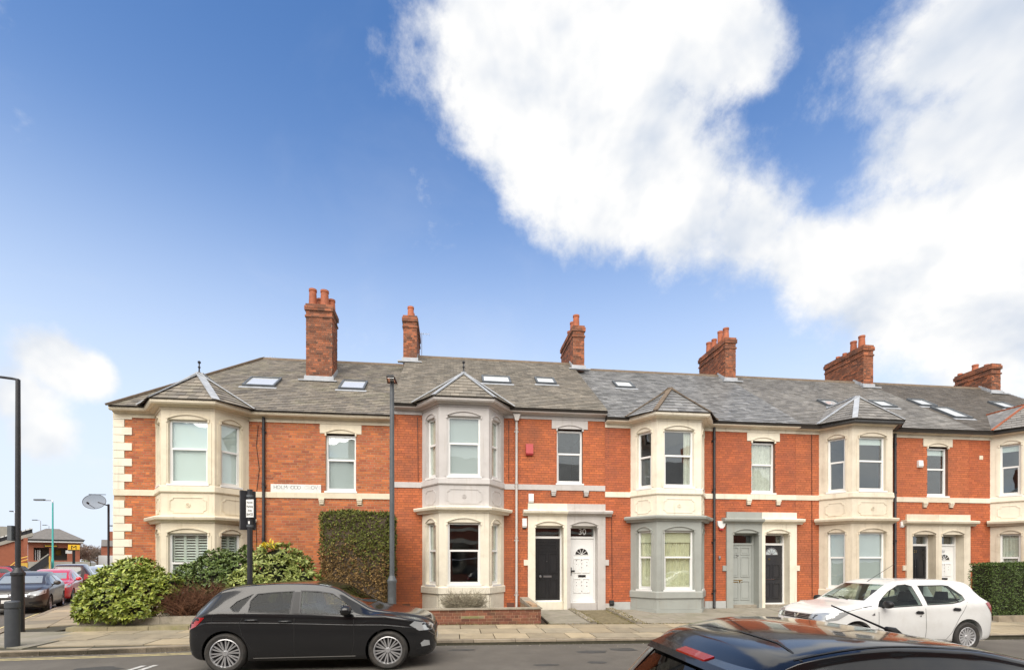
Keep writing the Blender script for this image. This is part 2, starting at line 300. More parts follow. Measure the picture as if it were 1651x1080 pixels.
def tag(o, label=None, cat=None, group=None, kind=None):
    if label: o['label'] = label
    if cat: o['category'] = cat
    if group: o['group'] = group
    if kind: o['kind'] = kind
    return o
def thing(name, label, cat, loc=(0, 0, 0), rz=0.0, group=None):
    o = bpy.data.objects.new(name, None); COL.objects.link(o); o.location = loc; o.rotation_euler = (0, 0, rz); o.empty_display_size = .2
    return tag(o, label, cat, group)
def struct(name, me, m, **k): return tag(link(name, me, m, **k), kind='structure')
def text_mesh(s, size, font=None, depth=.002, align='CENTER'):
    cu = bpy.data.curves.new('lettering', 'FONT'); cu.body = s; cu.size = size; cu.extrude = depth; cu.align_x = align; cu.align_y = 'CENTER'
    o = bpy.data.objects.new('lettering', cu); COL.objects.link(o)
    dg = bpy.context.evaluated_depsgraph_get(); dg.update()
    me = bpy.data.meshes.new_from_object(o.evaluated_get(dg)); bpy.data.objects.remove(o); return me
def text_on(name, s, size, m, parent, fr, u, d, z, sx=1.0, bold=0):
    me = text_mesh(s, size); o = link(name, me, m, parent)
    mt = Matrix.Identity(4)
    for i, ax in enumerate((fr.u * sx, Vector((0, 0, 1)), fr.n)):
        for r_ in range(3): mt[r_][i] = ax[r_]
    mt.translation = fr.p(u, d, z); o.matrix_local = mt; return o
UNIT_BOX = None
def unit_box(m):
    me = MB().box(-.5, .5, -.5, .5, -.5, .5).mesh('brick'); fix_normals(me); me.materials.append(M[m]); return me
def bricks(parent, fr, u0, u1, z0, z1, holes, m, n_ind=0, bl=.225, ch=.075, jt=.009, proud=.006, seed=1, prefer=None, base_d=0.0, name='brick'):
    rnd = random.Random(seed); out = []
    nz = max(1, round((z1 - z0) / ch)); ch = (z1 - z0) / nz
    for k in range(nz):
        za, zb = z0 + k * ch + jt / 2, z0 + (k + 1) * ch - jt / 2; zm = (za + zb) / 2
        header = (k % 4 == 2); L = bl / 2 if header else bl
        segs = [(u0, u1)]
        for (a, b, c, d) in holes:
            if c < zb - .02 and d > za + .02:
                ns = []
                for s0, s1 in segs:
                    if a > s0: ns.append((s0, min(s1, a)))
                    if b < s1: ns.append((max(s0, b), s1))
                segs = [x for x in ns if x[1] - x[0] > .015]
        off = (k % 2) * bl / 2 + (bl / 4 if header else 0) + rnd.uniform(-.006, .006)
        for s0, s1 in segs:
            i = math.floor((s0 - u0 - off) / L)
            while True:
                a = u0 + off + i * L; b = a + L; i += 1
                if a >= s1: break
                a, b = max(a + jt / 2, s0 + .002), min(b - jt / 2, s1 - .002)
                if b - a < .02: continue
                out.append((a, b, za, zb, proud + rnd.uniform(-.0025, .0025)))
    if prefer: out.sort(key=prefer)
    mb = MB(); ind = out[:n_ind]; ub = unit_box(m) if ind else None
    for (a, b, c, d, pr) in ind:
        o = bpy.data.objects.new(name, ub); COL.objects.link(o); o.parent = parent
        mt = Matrix.Identity(4)
        for i, ax in enumerate((fr.u * (b - a), fr.n * (pr + .03), Vector((0, 0, d - c)))):
            for r_ in range(3): mt[r_][i] = ax[r_]
        mt.translation = fr.p((a + b) / 2, base_d + (pr - .03) / 2, (c + d) / 2); o.matrix_local = mt
    for (a, b, c, d, pr) in out[n_ind:]:
        rv = rnd.random() * .98 + .01
        P = [fr.p(a, base_d + pr, c), fr.p(b, base_d + pr, c), fr.p(b, base_d + pr, d), fr.p(a, base_d + pr, d), fr.p(a, base_d - .01, c), fr.p(b, base_d - .01, c), fr.p(b, base_d - .01, d), fr.p(a, base_d - .01, d)]
        mb.add(P, [(0, 1, 2, 3), (0, 4, 5, 1), (1, 5, 6, 2), (2, 6, 7, 3), (3, 7, 4, 0)], rv)
    if mb.v: tag(link('brickwork', mb, m, parent, fix=False), kind='stuff')
def clip_poly(poly, clip):
    """Sutherland-Hodgman, clip polygon counter-clockwise convex"""
    out = poly
    for i in range(len(clip)):
        a, b = clip[i], clip[(i + 1) % len(clip)]; inp = out; out = []
        if not inp: return []
        side = lambda p: (b[0] - a[0]) * (p[1] - a[1]) - (b[1] - a[1]) * (p[0] - a[0])
        for j in range(len(inp)):
            p, q = inp[j], inp[(j + 1) % len(inp)]; sp, sq = side(p), side(q)
            if sp >= 0: out.append(p)
            if (sp >= 0) != (sq >= 0):
                t = sp / (sp - sq); out.append((p[0] + t * (q[0] - p[0]), p[1] + t * (q[1] - p[1])))
    return out
def slates(parent, poly, udir, m, sw=.28, ex=.20, n_ind=0, seed=1, jt=.006, lift=.016, th=.006, prefer=None):
    """real slates over a planar convex polygon (3D points, counter-clockwise from outside); udir along the eaves"""
    rnd = random.Random(seed); P = [Vector(p) for p in poly]; o = P[0]; u = Vector(udir).normalized()
    nrm_ = Vector((0, 0, 0))
    for i in range(1, len(P) - 1): nrm_ += (P[i] - o).cross(P[i + 1] - o)
    nrm_.normalize()
    if nrm_.z < 0: nrm_ = -nrm_
    v = nrm_.cross(u)
    if v.z < 0: v = -v
    q = [((p - o).dot(u), (p - o).dot(v)) for p in P]
    ar = sum(q[i][0] * q[(i + 1) % len(q)][1] - q[(i + 1) % len(q)][0] * q[i][1] for i in range(len(q)))
    if ar < 0: q = q[::-1]
    umin, umax, vmin, vmax = min(a for a, _ in q), max(a for a, _ in q), min(b for _, b in q), max(b for _, b in q)
    pcs = []; k = 0
    while vmin + k * ex < vmax:
        va = vmin + k * ex; off = (k % 2) * sw / 2 + rnd.uniform(-.01, .01); i = -1
        while umin + off + i * sw < umax:
            a = umin + off + i * sw; i += 1
            dv = rnd.uniform(-.007, .007)
            r_ = [(a + jt / 2, va + dv), (a + sw - jt / 2, va + dv), (a + sw - jt / 2, va + ex + .004), (a + jt / 2, va + ex + .004)]
            c = clip_poly(r_, q)
            if len(c) >= 3: pcs.append((c, va + dv, len(c) == 4 and abs((max(x for x, _ in c) - min(x for x, _ in c)) - (sw - jt)) < .001 and max(y for _, y in c) >= va + ex, rnd.random() * .98 + .01, rnd.uniform(-.002, .004)))
        k += 1
    if prefer: pcs.sort(key=lambda z: prefer(o + u * z[0][0][0] + v * z[0][0][1]))
    mb = MB()
    for idx, (c, va, full, rv, dl) in enumerate(pcs):
        h = lambda y: .004 + (lift + dl) * max(0, 1 - (y - va) / ex)
        top = [o + u * x + v * y + nrm_ * h(y) for x, y in c]; bot = [o + u * x + v * y + nrm_ * (h(y) - th - (.008 if y < va + .02 else 0)) for x, y in c]
        n = len(c); fs = [tuple(range(n))] + [(i, i + n, (i + 1) % n + n, (i + 1) % n) for i in range(n)]
        if idx < n_ind:
            one = MB().add([p - top[0] for p in top + bot], fs); ob = link('slate', one, m, parent, fix=False); ob.location = top[0]
        else: mb.add(top + bot, fs, rv)
    if mb.v: tag(link('slating', mb, m, parent, fix=False), kind='stuff')
def arc(u0, u1, zb, rise, n=8):
    c, hw = (u0 + u1) / 2, (u1 - u0) / 2
    return [(c + hw * math.cos(math.pi * (1 - k / n)), zb + rise * math.sin(math.pi * k / n)) if False else (u0 + (u1 - u0) * k / n, zb + rise * (1 - ((2 * k / n) - 1) ** 2)) for k in range(n + 1)]

def dish_mat():
    m = bpy.data.materials.new('dish_mesh'); m.use_nodes = True; t = NT(m.node_tree)
    for nd in list(m.node_tree.nodes): m.node_tree.nodes.remove(nd)
    tr = t.n('ShaderNodeBsdfTransparent'); df = t.n('ShaderNodeBsdfDiffuse'); df.inputs[0].default_value = (.15, .155, .17, 1); mx = t.n('ShaderNodeMixShader'); mx.inputs[0].default_value = .62
    t.l(tr.outputs[0], mx.inputs[1]); t.l(df.outputs[0], mx.inputs[2]); o = t.n('ShaderNodeOutputMaterial'); t.l(mx.outputs[0], o.inputs[0]); M['dish_mesh'] = m
dish_mat()
# ------------------------------------------------------------------ terrain heights
D = 15.6; KERB_Y = 10.8; BACK_Y = 13.0; GZ = .25
def road_z(x): return -.010 * max(0.0, min(x, 60))
def pave_z(x, y): return road_z(x) + .11 + .022 * (y - KERB_Y) if y < BACK_Y else road_z(x) * max(0, (D - y) / (D - BACK_Y)) + .158 + (.255 - .158) * min(1, (y - BACK_Y) / (D - BACK_Y))
PITCH = .70; RIDGE = 4.5; OV = .32
def cells(x0, x1, z0, z1, holes):
    xs = sorted({x0, x1, *[max(x0, min(x1, h[i])) for h in holes for i in (0, 1)]}); res = []
    for a, b in zip(xs, xs[1:]):
        if b - a < 1e-4: continue
        m_ = (a + b) / 2; cut = sorted((h[2], h[3]) for h in holes if h[0] < m_ < h[1]); z = z0
        for c, d in cut:
            if c > z + 1e-4: res.append((a, b, z, min(c, z1)))
            z = max(z, d)
        if z < z1 - 1e-4: res.append((a, b, z, z1))
    return res
def folds(fr, u0, u1, z0, z1, d, amp=.02, n=None, gather=0.0):
    mb = MB(); n = n or max(6, int((u1 - u0) / .025)); vs = []
    for k in range(n + 1):
        t = k / n; dd = d + amp * math.sin(k * 1.9) + amp * .5 * math.sin(k * .7)
        vs += [fr.p(u0 + (u1 - u0) * t, dd, z0), fr.p(u0 + (u1 - u0) * t, dd * 1, z1)]
    return mb.add(vs, [(2 * k, 2 * k + 2, 2 * k + 3, 2 * k + 1) for k in range(n)])
def window(house, fr, u0, u1, z0, z1, cur=None, split=.45, dep=-.09, sill=True, fw=.055, fm='upvc', flip=False):
    mb = MB(); d0, d1 = dep - .05, dep
    mb.boxf(fr, u0, u0 + fw, d0, d1, z0, z1); mb.boxf(fr, u1 - fw, u1, d0, d1, z0, z1)
    mb.boxf(fr, u0 + fw, u1 - fw, d0, d1 - .001, z0, z0 + fw * 1.2); mb.boxf(fr, u0 + fw, u1 - fw, d0, d1 - .001, z1 - fw, z1)
    ms = z0 + (z1 - z0) * (1 - split)
    mb.boxf(fr, u0 + fw - .002, u1 - fw + .002, d0, d1 + .012, ms - fw * .5, ms + fw * .5)
    i = .022   # inner sash of the lower light
    for a, b, c, d in ((u0 + fw, u0 + fw + i, z0 + fw * 1.2, ms - fw * .5), (u1 - fw - i, u1 - fw, z0 + fw * 1.2, ms - fw * .5), (u0 + fw + i, u1 - fw - i, z0 + fw * 1.2, z0 + fw * 1.2 + i)):
        mb.boxf(fr, a, b, d0 + .004, d1 + .008, c, d)
    win = link('window', mb, fm, house)
    for a, b in ((z0 + fw * 1.2, ms - fw * .5), (ms + fw * .5, z1 - fw)):
        link('pane', MB().boxf(fr, u0 + fw - .004, u1 - fw + .004, dep - .034, dep - .028, a - .004, b + .004), 'glass', win)
    if sill: link('sill', MB().boxf(fr, u0 - .035, u1 + .035, dep - .02, .035, z0 - .055, z0 - .003), fm, win)
    cd = dep - .075; w_ = u1 - u0
    if cur == 'blind_white' or cur == 'blind_grey': link('blind', MB().boxf(fr, u0 - .02, u1 + .02, cd - .01, cd, z0, z1), cur, win)
    elif cur == 'curtain': link('curtain', folds(fr, u0 - .03, u1 + .03, z0, z1 + .02, cd), 'curtain', win)
    elif cur == 'drapes':
        link('curtain', folds(fr, u0 - .03, u1 + .03, z0, z0 + (z1 - z0) * .80, cd - .03), 'curtain_yellow', win)
        link('blind', MB().boxf(fr, u0, u1, cd, cd + .01, z0 + (z1 - z0) * .80, z1), 'curtain_yellow', win)
    elif cur == 'sides':
        link('curtain', folds(fr, u1 - fw - w_ * .22, u1, z0, z1, cd), 'curtain', win)
    elif cur == 'sides2':
        link('curtain', folds(fr, u0 - .02, u0 + w_ * .45, z0, z1, cd), 'curtain', win)
    elif cur == 'halfblind': link('blind', MB().boxf(fr, u0, u1, cd - .01, cd, z0 + (z1 - z0) * .86, z1), 'blind_white', win)
    elif cur == 'net': link('net_curtain', MB().boxf(fr, u0, u1, cd - .01, cd, z0, ms), 'net', win)
    elif cur == 'shutter':
        n = max(2, round(w_ / .3)); pw = (u1 - u0 - 2 * fw) / n
        for k in range(n):
            a = u0 + fw + k * pw; sh = MB()
            sh.boxf(fr, a, a + .035, cd - .03, cd, z0, z1); sh.boxf(fr, a + pw - .035, a + pw, cd - .03, cd, z0, z1); sh.boxf(fr, a, a + pw, cd - .03, cd + .001, z0 + (z1 - z0) * .5 - .03, z0 + (z1 - z0) * .5 + .03)
            z = z0 + .02
            while z < z1 - .03:
                sh.add([fr.p(a + .03, cd, z), fr.p(a + pw - .03, cd, z), fr.p(a + pw - .03, cd - .03, z + .045), fr.p(a + .03, cd - .03, z + .045)], [(0, 1, 2, 3)]); z += .075
            link('shutter', sh, 'shutter', win)
    return win
def hood(mb, fr, u0, u1, z, rise=.15, d=.04, w_=.035):
    o, i = arc(u0 - .05, u1 + .05, z, rise), arc(u0 - .01, u1 + .01, z, rise - w_)
    mb.prismf(fr, o + i[::-1], -.01, d); lun = i; mb.prismf(fr, lun, -.01, .006)
    for a in (u0 - .05, u1 + .005): mb.boxf(fr, a, a + .045, -.01, d * .8, z - .09, z + .008)
def octagon(u0, u1, z0, z1, c): return [(u0 + c, z0), (u1 - c, z0), (u1 - c * .9, z0 + c * .5), (u1, z0 + c), (u1, z1 - c), (u1 - c * .9, z1 - c * .5), (u1 - c, z1), (u0 + c, z1), (u0 + c * .9, z1 - c * .5), (u0, z1 - c), (u0, z0 + c), (u0 + c * .9, z0 + c * .5)]
def grow(poly, k):
    cx_ = sum(p[0] for p in poly) / len(poly); cz = sum(p[1] for p in poly) / len(poly)
    hx = max(abs(p[0] - cx_) for p in poly); hz = max(abs(p[1] - cz) for p in poly)
    return [(cx_ + (p[0] - cx_) * (1 + k / hx), cz + (p[1] - cz) * (1 + k / hz)) for p in poly]
def bay(house, s, l, cl, cr, r, p, low_m, up_m, cor_m, win_low, win_up, wc=.97, ws=.52):
    pts = [Vector((l, 0, 0)), Vector((cl, -p, 0)), Vector((cr, -p, 0)), Vector((r, 0, 0))]; frs = []
    for a, b in zip(pts, pts[1:]):
        t = (b - a).normalized(); frs.append((Fr(a, t, (t.y, -t.x, 0)), (b - a).length))
    lo, up, pan = MB(), MB(), MB(); T = .16
    zl0, zl1, zu0, zu1 = s - 3.14, s - 1.29, s + .08, s + 1.86
    for i, (fr, L) in enumerate(frs):
        w_ = wc if i == 1 else ws; a, b = (L - w_) / 2, (L + w_) / 2
        if i == 0: a, b = a + .03, b + .03
        if i == 2: a, b = a - .03, b - .03
        for (x, y, c, d) in cells(0, L, -.3, s - .95, [(a, b, zl0, zl1)]): lo.boxf(fr, x, y, -T, 0, c, d)
        for (x, y, c, d) in cells(0, L, s - .9, s + 2.3, [(a, b, zu0, zu1)]): up.boxf(fr, x, y, -T, 0, c, d)
        hood(lo, fr, a, b, zl1 + .01); hood(up, fr, a, b, zu1 + .01)
        for x in (a - .1, b + .03): lo.boxf(fr, x, x + .07, -.01, .012, zl0, zl1 - .06); up.boxf(fr, x, x + .07, -.01, .012, zu0, zu1 - .06)
        # base panels and carved panels
        e = .1; lo.boxf(fr, e, L - e, -.01, .012, .06, s - 3.46)
        m1 = .17 if i == 1 else .16; oc = octagon(m1 + .05, L - m1 - .05, s - .72, s - .30, .09)
        pan.ringf(fr, grow(oc, .012), grow(oc, -.012), -.005, .014)
        if i == 1:
            cx_, cz = L / 2, s - .51
            for rr in (.055, .025):
                c1 = [(cx_ + rr * math.cos(k * math.pi / 6), cz + rr * math.sin(k * math.pi / 6)) for k in range(12)]; pan.ringf(fr, grow(c1, .008), grow(c1, -.008), -.005, .016)
        for x in (m1, L - m1 - .012): pan.boxf(fr, x, x + .012, -.005, .006, s - .80, s - .20)
        window(house, fr, a, b, zl0, zl1, win_low[i], sill=True); window(house, fr, a, b, zu0, zu1, win_up[i], sill=True)
    path = [(q.x, q.y) for q in pts]
    lo.sweep(path, [(-.05, s - 3.40), (.045, s - 3.40), (.045, s - 3.22), (.02, s - 3.19), (-.05, s - 3.19)])
    lo.sweep(path, [(-.03, -.3), (.03, -.3), (.03, .05), (-.03, .06)])
    link('lower_bay', lo, low_m, house); b_ = link('upper_bay', up, up_m, house); link('carved_panel', pan, up_m, b_)
    link('string_course', MB().sweep(path, [(-.05, s - .17), (.03, s - .17), (.05, s - .14), (.035, s), (.02, s + .02), (-.05, s + .02)]), up_m, house)
    e1 = [(l - .12, .0), *path[1:3], (r + .12, .0)]
    link('cornice', MB().sweep(e1, [(-.1, s - 1.0), (.03, s - 1.0), (.06, s - .95), (.16, s - .92), (.18, s - .86), (.17, s - .83), (.02, s - .80), (-.1, s - .80)]), cor_m, house)
    # ceilings inside the bay
    pl = [(q.x, q.y + .08) for q in pts]
    link('bay_floor', MB().prismz(pl, s - .7, s - .5).prismz(pl, s + 2.15, s + 2.25), 'interior', house)
    return path
def bay_roof(house, path, e, s_m, hip_m, finial, mid, rise=1.02, n_ind=0, lw=.16, seed=3):
    o = .30; pts = [Vector((x, y, 0)) for x, y in path]
    A = Vector((path[0][0] - .30, -OV + .02, e)); B = Vector((path[1][0] - .17, path[1][1] - o, e)); C = Vector((path[2][0] + .17, path[2][1] - o, e)); E_ = Vector((path[3][0] + .30, -OV + .02, e))
    P = Vector((mid, -.20, e + rise)); Q = Vector((mid, -OV + rise / PITCH, e + rise))
    deck = MB(); k = Vector((0, 0, -.012))
    deck.add([A + k, B + k, C + k, E_ + k, P + k, Q + k], [(0, 1, 4), (1, 2, 4), (2, 3, 4), (0, 4, 5), (3, 5, 4)])
    rf = link('bay_roof', deck, 'roof_felt', house)
    for i, (a, b, c) in enumerate(((A, B, P), (B, C, P), (C, E_, P))):
        slates(rf, [a, b, c], b - a, s_m, .25, .17, n_ind, seed + i)
    slates(rf, [A, P, Q], Vector((0, 1, 0)).cross(Vector((0, 0, 1))) * 0 + (P - A), s_m, .25, .17, 0, seed + 7); slates(rf, [E_, Q, P], (P - E_), s_m, .25, .17, 0, seed + 8)
    fl = MB(); up = Vector((0, 0, .02))
    for a in (A, B, C, E_): fl.beam(a + up, P + up, lw, .03)
    fl.beam(P + up, Q + up, lw, .05)
    link('hip_flashing', fl, hip_m, rf, smooth=30)
    if finial:
        link('finial', MB().lathe([(.045, 0), (.05, .04), (.022, .07), (.018, .16), (.04, .19), (.018, .23), (.016, .29), (.042, .32), (.042, .355), (.01, .38)], 10, P), 'black_iron', rf, smooth=40)
def chimney(house, x, y0, y1, zb, zt, w_=.46, pots=(), m='brick_chimney', seed=1, flash=True, short=False):
    co = MB().box(x - w_ / 2, x + w_ / 2, y0, y1, zb, zt)
    bands = [(zt - .22, zt - .06, .045), (zt - .06, zt + .02, .015), (zt - .45, zt - .38, .03)]
    for a, b, d in bands: co.box(x - w_ / 2 - d + .004, x + w_ / 2 + d - .004, y0 - d + .004, y1 + d - .004, a, b)
    ch = link('chimney', co, 'mortar_chimney', house)
    def rings(d, a, b, sd):
        for fr, L in ((Fr((x - w_ / 2 - d, y0 - d, 0), (1, 0, 0), (0, -1, 0)), w_ + 2 * d), (Fr((x + w_ / 2 + d, y0 - d, 0), (0, 1, 0), (1, 0, 0)), y1 - y0 + 2 * d), (Fr((x - w_ / 2 - d, y1 + d, 0), (0, -1, 0), (-1, 0, 0)), y1 - y0 + 2 * d)):
            bricks(ch, fr, 0, L, a, b, [], m, 0, proud=.008, seed=sd, jt=.012)
    rings(0, zb, zt - .45, seed); rings(0, zt - .38, zt - .22, seed + 4)
    for i, (a, b, d) in enumerate(bands): rings(d, a, b, seed + i + 1)
    for (px, py, h, r_) in pots:
        link('chimney_pot', MB().lathe([(r_ * 1.1, 0), (r_ * 1.12, .05), (r_, .07), (r_ * .86, h - .08), (r_ * .98, h - .07), (r_ * .98, h), (r_ * .8, h), (r_ * .75, h - .2)], 14, (x + px, y0 + py, zt + .01)), 'terracotta', ch, smooth=35)
    if pots: link('mortar_cap', MB().hexa([(x - w_ / 2, y0 + .02, zt), (x + w_ / 2, y0 + .02, zt), (x + w_ / 2, y1 - .02, zt), (x - w_ / 2, y1 - .02, zt), (x - w_ / 4, y0 + .1, zt + .07), (x + w_ / 4, y0 + .1, zt + .07), (x + w_ / 4, y1 - .1, zt + .07), (x - w_ / 4, y1 - .1, zt + .07)]), 'stone_weathered', ch)
    return ch
def on_roof(px, py, e):     # photo pixel -> place on the front roof slope with eaves height e (world)
    d = ray(px, py); o = Vector((0, 0, CAM_H)); n = Vector((0, -PITCH, 1)); p0 = Vector((0, D - OV, e))
    return o + d * ((p0 - o).dot(n) / d.dot(n))
def skylight(house, c, w_, h, rail=True):
    v = Vector((0, 1, PITCH)).normalized(); n = Vector((0, -PITCH, 1)).normalized(); u = Vector((1, 0, 0))
    P = lambda a, b, d: c + u * a + v * b + n * d
    def slab(mb, a0, a1, b0, b1, d0, d1): mb.hexa([P(a0, b0, d0), P(a1, b0, d0), P(a1, b1, d0), P(a0, b1, d0), P(a0, b0, d1), P(a1, b0, d1), P(a1, b1, d1), P(a0, b1, d1)])
    mb = MB(); f = .06
    slab(mb, -w_ / 2, w_ / 2, -h / 2, -h / 2 + f, 0, .09); slab(mb, -w_ / 2, w_ / 2, h / 2 - f, h / 2, 0, .09)
    slab(mb, -w_ / 2, -w_ / 2 + f, -h / 2 + f, h / 2 - f, 0, .09); slab(mb, w_ / 2 - f, w_ / 2, -h / 2 + f, h / 2 - f, 0, .09)
    sk = link('skylight', mb, 'grey_iron', house); g = MB(); slab(g, -w_ / 2 + f - .003, w_ / 2 - f + .003, -h / 2 + f - .003, h / 2 - f + .003, .05, .06); link('pane', g, 'sky_pane_sheen', sk)
    fl = MB(); slab(fl, -w_ / 2 - .08, w_ / 2 + .08, -h / 2 - .13, -h / 2 - .002, .015, .028); link('flashing', fl, 'lead', sk)
mat('sky_pane_sheen', (.62, .64, .65), .04, spec=1.0, coat=1.0)  # roof glazing with the white sky reflection put into its base colour
def pipe(house, x, z0, z1, m, r_=.04, y=-.075, shoe=True, hopper=None):
    mb = MB(); pts = [(x, y, z1), (x, y, z0 + .12)]
    if shoe: pts += [(x - .03, y - .05, z0 + .02)]
    mb.tube(pts, r_, 10)
    for k in range(4):
        z = z0 + .5 + k * (z1 - z0 - .6) / 3.2; mb.box(x - .065, x + .065, y + .02, .0, z - .02, z + .02); mb.lathe([(r_ * 1.25, 0), (r_ * 1.25, .07)], 10, (x, y, z + .05))
    if hopper: mb.prismf(Fr((x, y - .09, 0), (1, 0, 0), (0, -1, 0)), [(-.12, z1 + .1), (-.05, z1 - .12), (.05, z1 - .12), (.12, z1 + .1)], -.16, .0)
    return link('downpipe', mb, m, house, smooth=40)
def door(house, u0, u1, z0, z1, zt, d, style, num=None):
    fr = FRONT; leaf = {'panel_black': 'door_black', 'fan_white': 'door_white', 'panel_sage': 'door_sage', 'fan_black': 'door_charcoal'}[style]; fmat = 'upvc' if style != 'panel_sage' else 'door_sage'
    fw = .06; fm = MB()
    fm.boxf(fr, u0, u0 + fw, d - .1, d + .03, z0, zt); fm.boxf(fr, u1 - fw, u1, d - .1, d + .03, z0, zt); fm.boxf(fr, u0 + fw, u1 - fw, d - .1, d + .029, z1, z1 + .07); fm.boxf(fr, u0 + fw, u1 - fw, d - .1, d + .029, zt - fw, zt); fm.boxf(fr, u0, u1, d - .1, d + .05, z0 - .05, z0)
    link('door_frame', fm, fmat, house)
    a, b = u0 + fw + .003, u1 - fw - .003; wd = b - a; dr = MB().boxf(fr, a, b, d - .05, d, z0 + .004, z1 - .004); H = z1 - z0
    def panel(x0, x1, y0, y1):
        X0, X1, Y0, Y1 = a + wd * x0, a + wd * x1, z0 + H * y0, z0 + H * y1
        o = [(X0, Y0), (X1, Y0), (X1, Y1), (X0, Y1)]; dr.ringf(fr, grow(o, .012), grow(o, -.018), d - .001, d + .020); i = grow(o, -.045)
        dr.prismf(fr, i, d - .001, d + .009)
    if style == 'panel_black':
        for r_ in ((.12, .88, .90, .955), (.12, .88, .80, .865)): panel(*r_)
        for x in ((.1, .44), (.56, .9)): panel(*x, .44, .76); panel(*x, .06, .34)
    elif style == 'panel_sage':
        for x in ((.1, .40), (.50, .88)): panel(*x, .84, .96); panel(*x, .46, .80); panel(*x, .06, .38)
    elif style == 'fan_white':
        for x in ((.17, .46), (.54, .83)): panel(*x, .46, .68); panel(*x, .14, .36)
    else:
        for x in ((.12, .45), (.55, .88)): panel(*x, .42, .66); panel(*x, .08, .34)
    dro = link('door', dr, leaf, house)
    if style.startswith('fan'):
        cx_, cz, r1 = (a + b) / 2, z0 + H * (.745 if style == 'fan_white' else .84), wd * .27; n = 10
        arcp = [(cx_ + r1 * math.cos(math.pi * k / n), cz + r1 * math.sin(math.pi * k / n) * .95) for k in range(n + 1)]
        link('fan_light', MB().prismf(fr, arcp, d - .002, d + .006), 'lens_dark' if style == 'fan_white' else 'frost', dro)
        rib = MB()
        for k in range(1, 5): t = math.pi * k / 5; rib.beam(fr.p(cx_, d + .008, cz), fr.p(cx_ + r1 * math.cos(t), d + .008, cz + r1 * .95 * math.sin(t)), .014, .008, (0, -1, 0))
        big = [(cx_ + r1 * 1.12 * math.cos(math.pi * k / n), cz + r1 * 1.1 * math.sin(math.pi * k / n)) for k in range(n + 1)]
        rib.prismf(fr, big + arcp[::-1], d - .001, d + .012); rib.boxf(fr, cx_ - r1 * 1.12, cx_ + r1 * 1.12, d - .001, d + .012, cz - .02, cz)
        link('fan_bar', rib, leaf if style == 'fan_white' else 'steel', dro)
    if style == 'fan_white':
        st = MB()
        for (x, y) in ((.28, .65), (.28, .59), (.5, .66), (.5, .6), (.5, .54), (.72, .62), (.72, .57), (.28, .30), (.28, .25), (.5, .31), (.5, .25), (.72, .30), (.72, .24), (.5, .16)):
            r_ = random.choice((.012, .018)); st.lathe([(r_, 0), (r_, .02)], 6, fr.p(a + wd * x, d + .012, z0 + H * y), axis='y')
        link('door_stud', st, 'lens_dark', dro)
        link('handle', MB().boxf(fr, a + .03, a + .055, d, d + .02, z0 + H * .41, z0 + H * .54).boxf(fr, a + .03, a + .16, d + .03, d + .05, z0 + H * .475, z0 + H * .495), 'rubber_trim', dro)
        link('letterbox', MB().boxf(fr, a + wd * .35, a + wd * .67, d, d + .02, z0 + H * .385, z0 + H * .42), 'lens_dark', dro)
    elif style == 'panel_black':
        link('letterbox', MB().boxf(fr, a + wd * .33, a + wd * .66, d, d + .015, z0 + H * .37, z0 + H * .40), 'steel', dro)
        link('knob', MB().lathe([(.02, 0), (.03, -.02), (.045, -.04), (.035, -.065), (.01, -.07)], 10, fr.p(a + wd * .2, d, z0 + H * .385), axis='y'), 'steel', dro, smooth=50)
        link('door_viewer', MB().lathe([(.012, 0), (.012, -.01)], 8, fr.p(a + wd * .47, d, z0 + H * .63), axis='y'), 'steel', dro)
    elif style == 'panel_sage':
        link('letterbox', MB().boxf(fr, a + wd * .18, a + wd * .58, d, d + .015, z0 + H * .355, z0 + H * .40), 'brass', dro)
    else:
        link('letterbox', MB().boxf(fr, a + wd * .2, a + wd * .65, d, d + .015, z0 + H * .40, z0 + H * .425), 'chrome', dro)
    fl = link('fanlight', MB().boxf(fr, a - .01, b + .01, d - .05, d - .04, z1 + .065, zt - fw + .005), 'glass', house)
    if num:
        if num == '30': text_on('house_number', '30', .27, 'white_plastic', fl, fr, (a + b) / 2 + .03, d - .034, (z1 + zt) / 2 + .02)
        else: text_on('house_number', num[0], num[1], num[2], dro, fr, a + wd * num[3], d + .018, z0 + H * num[4])
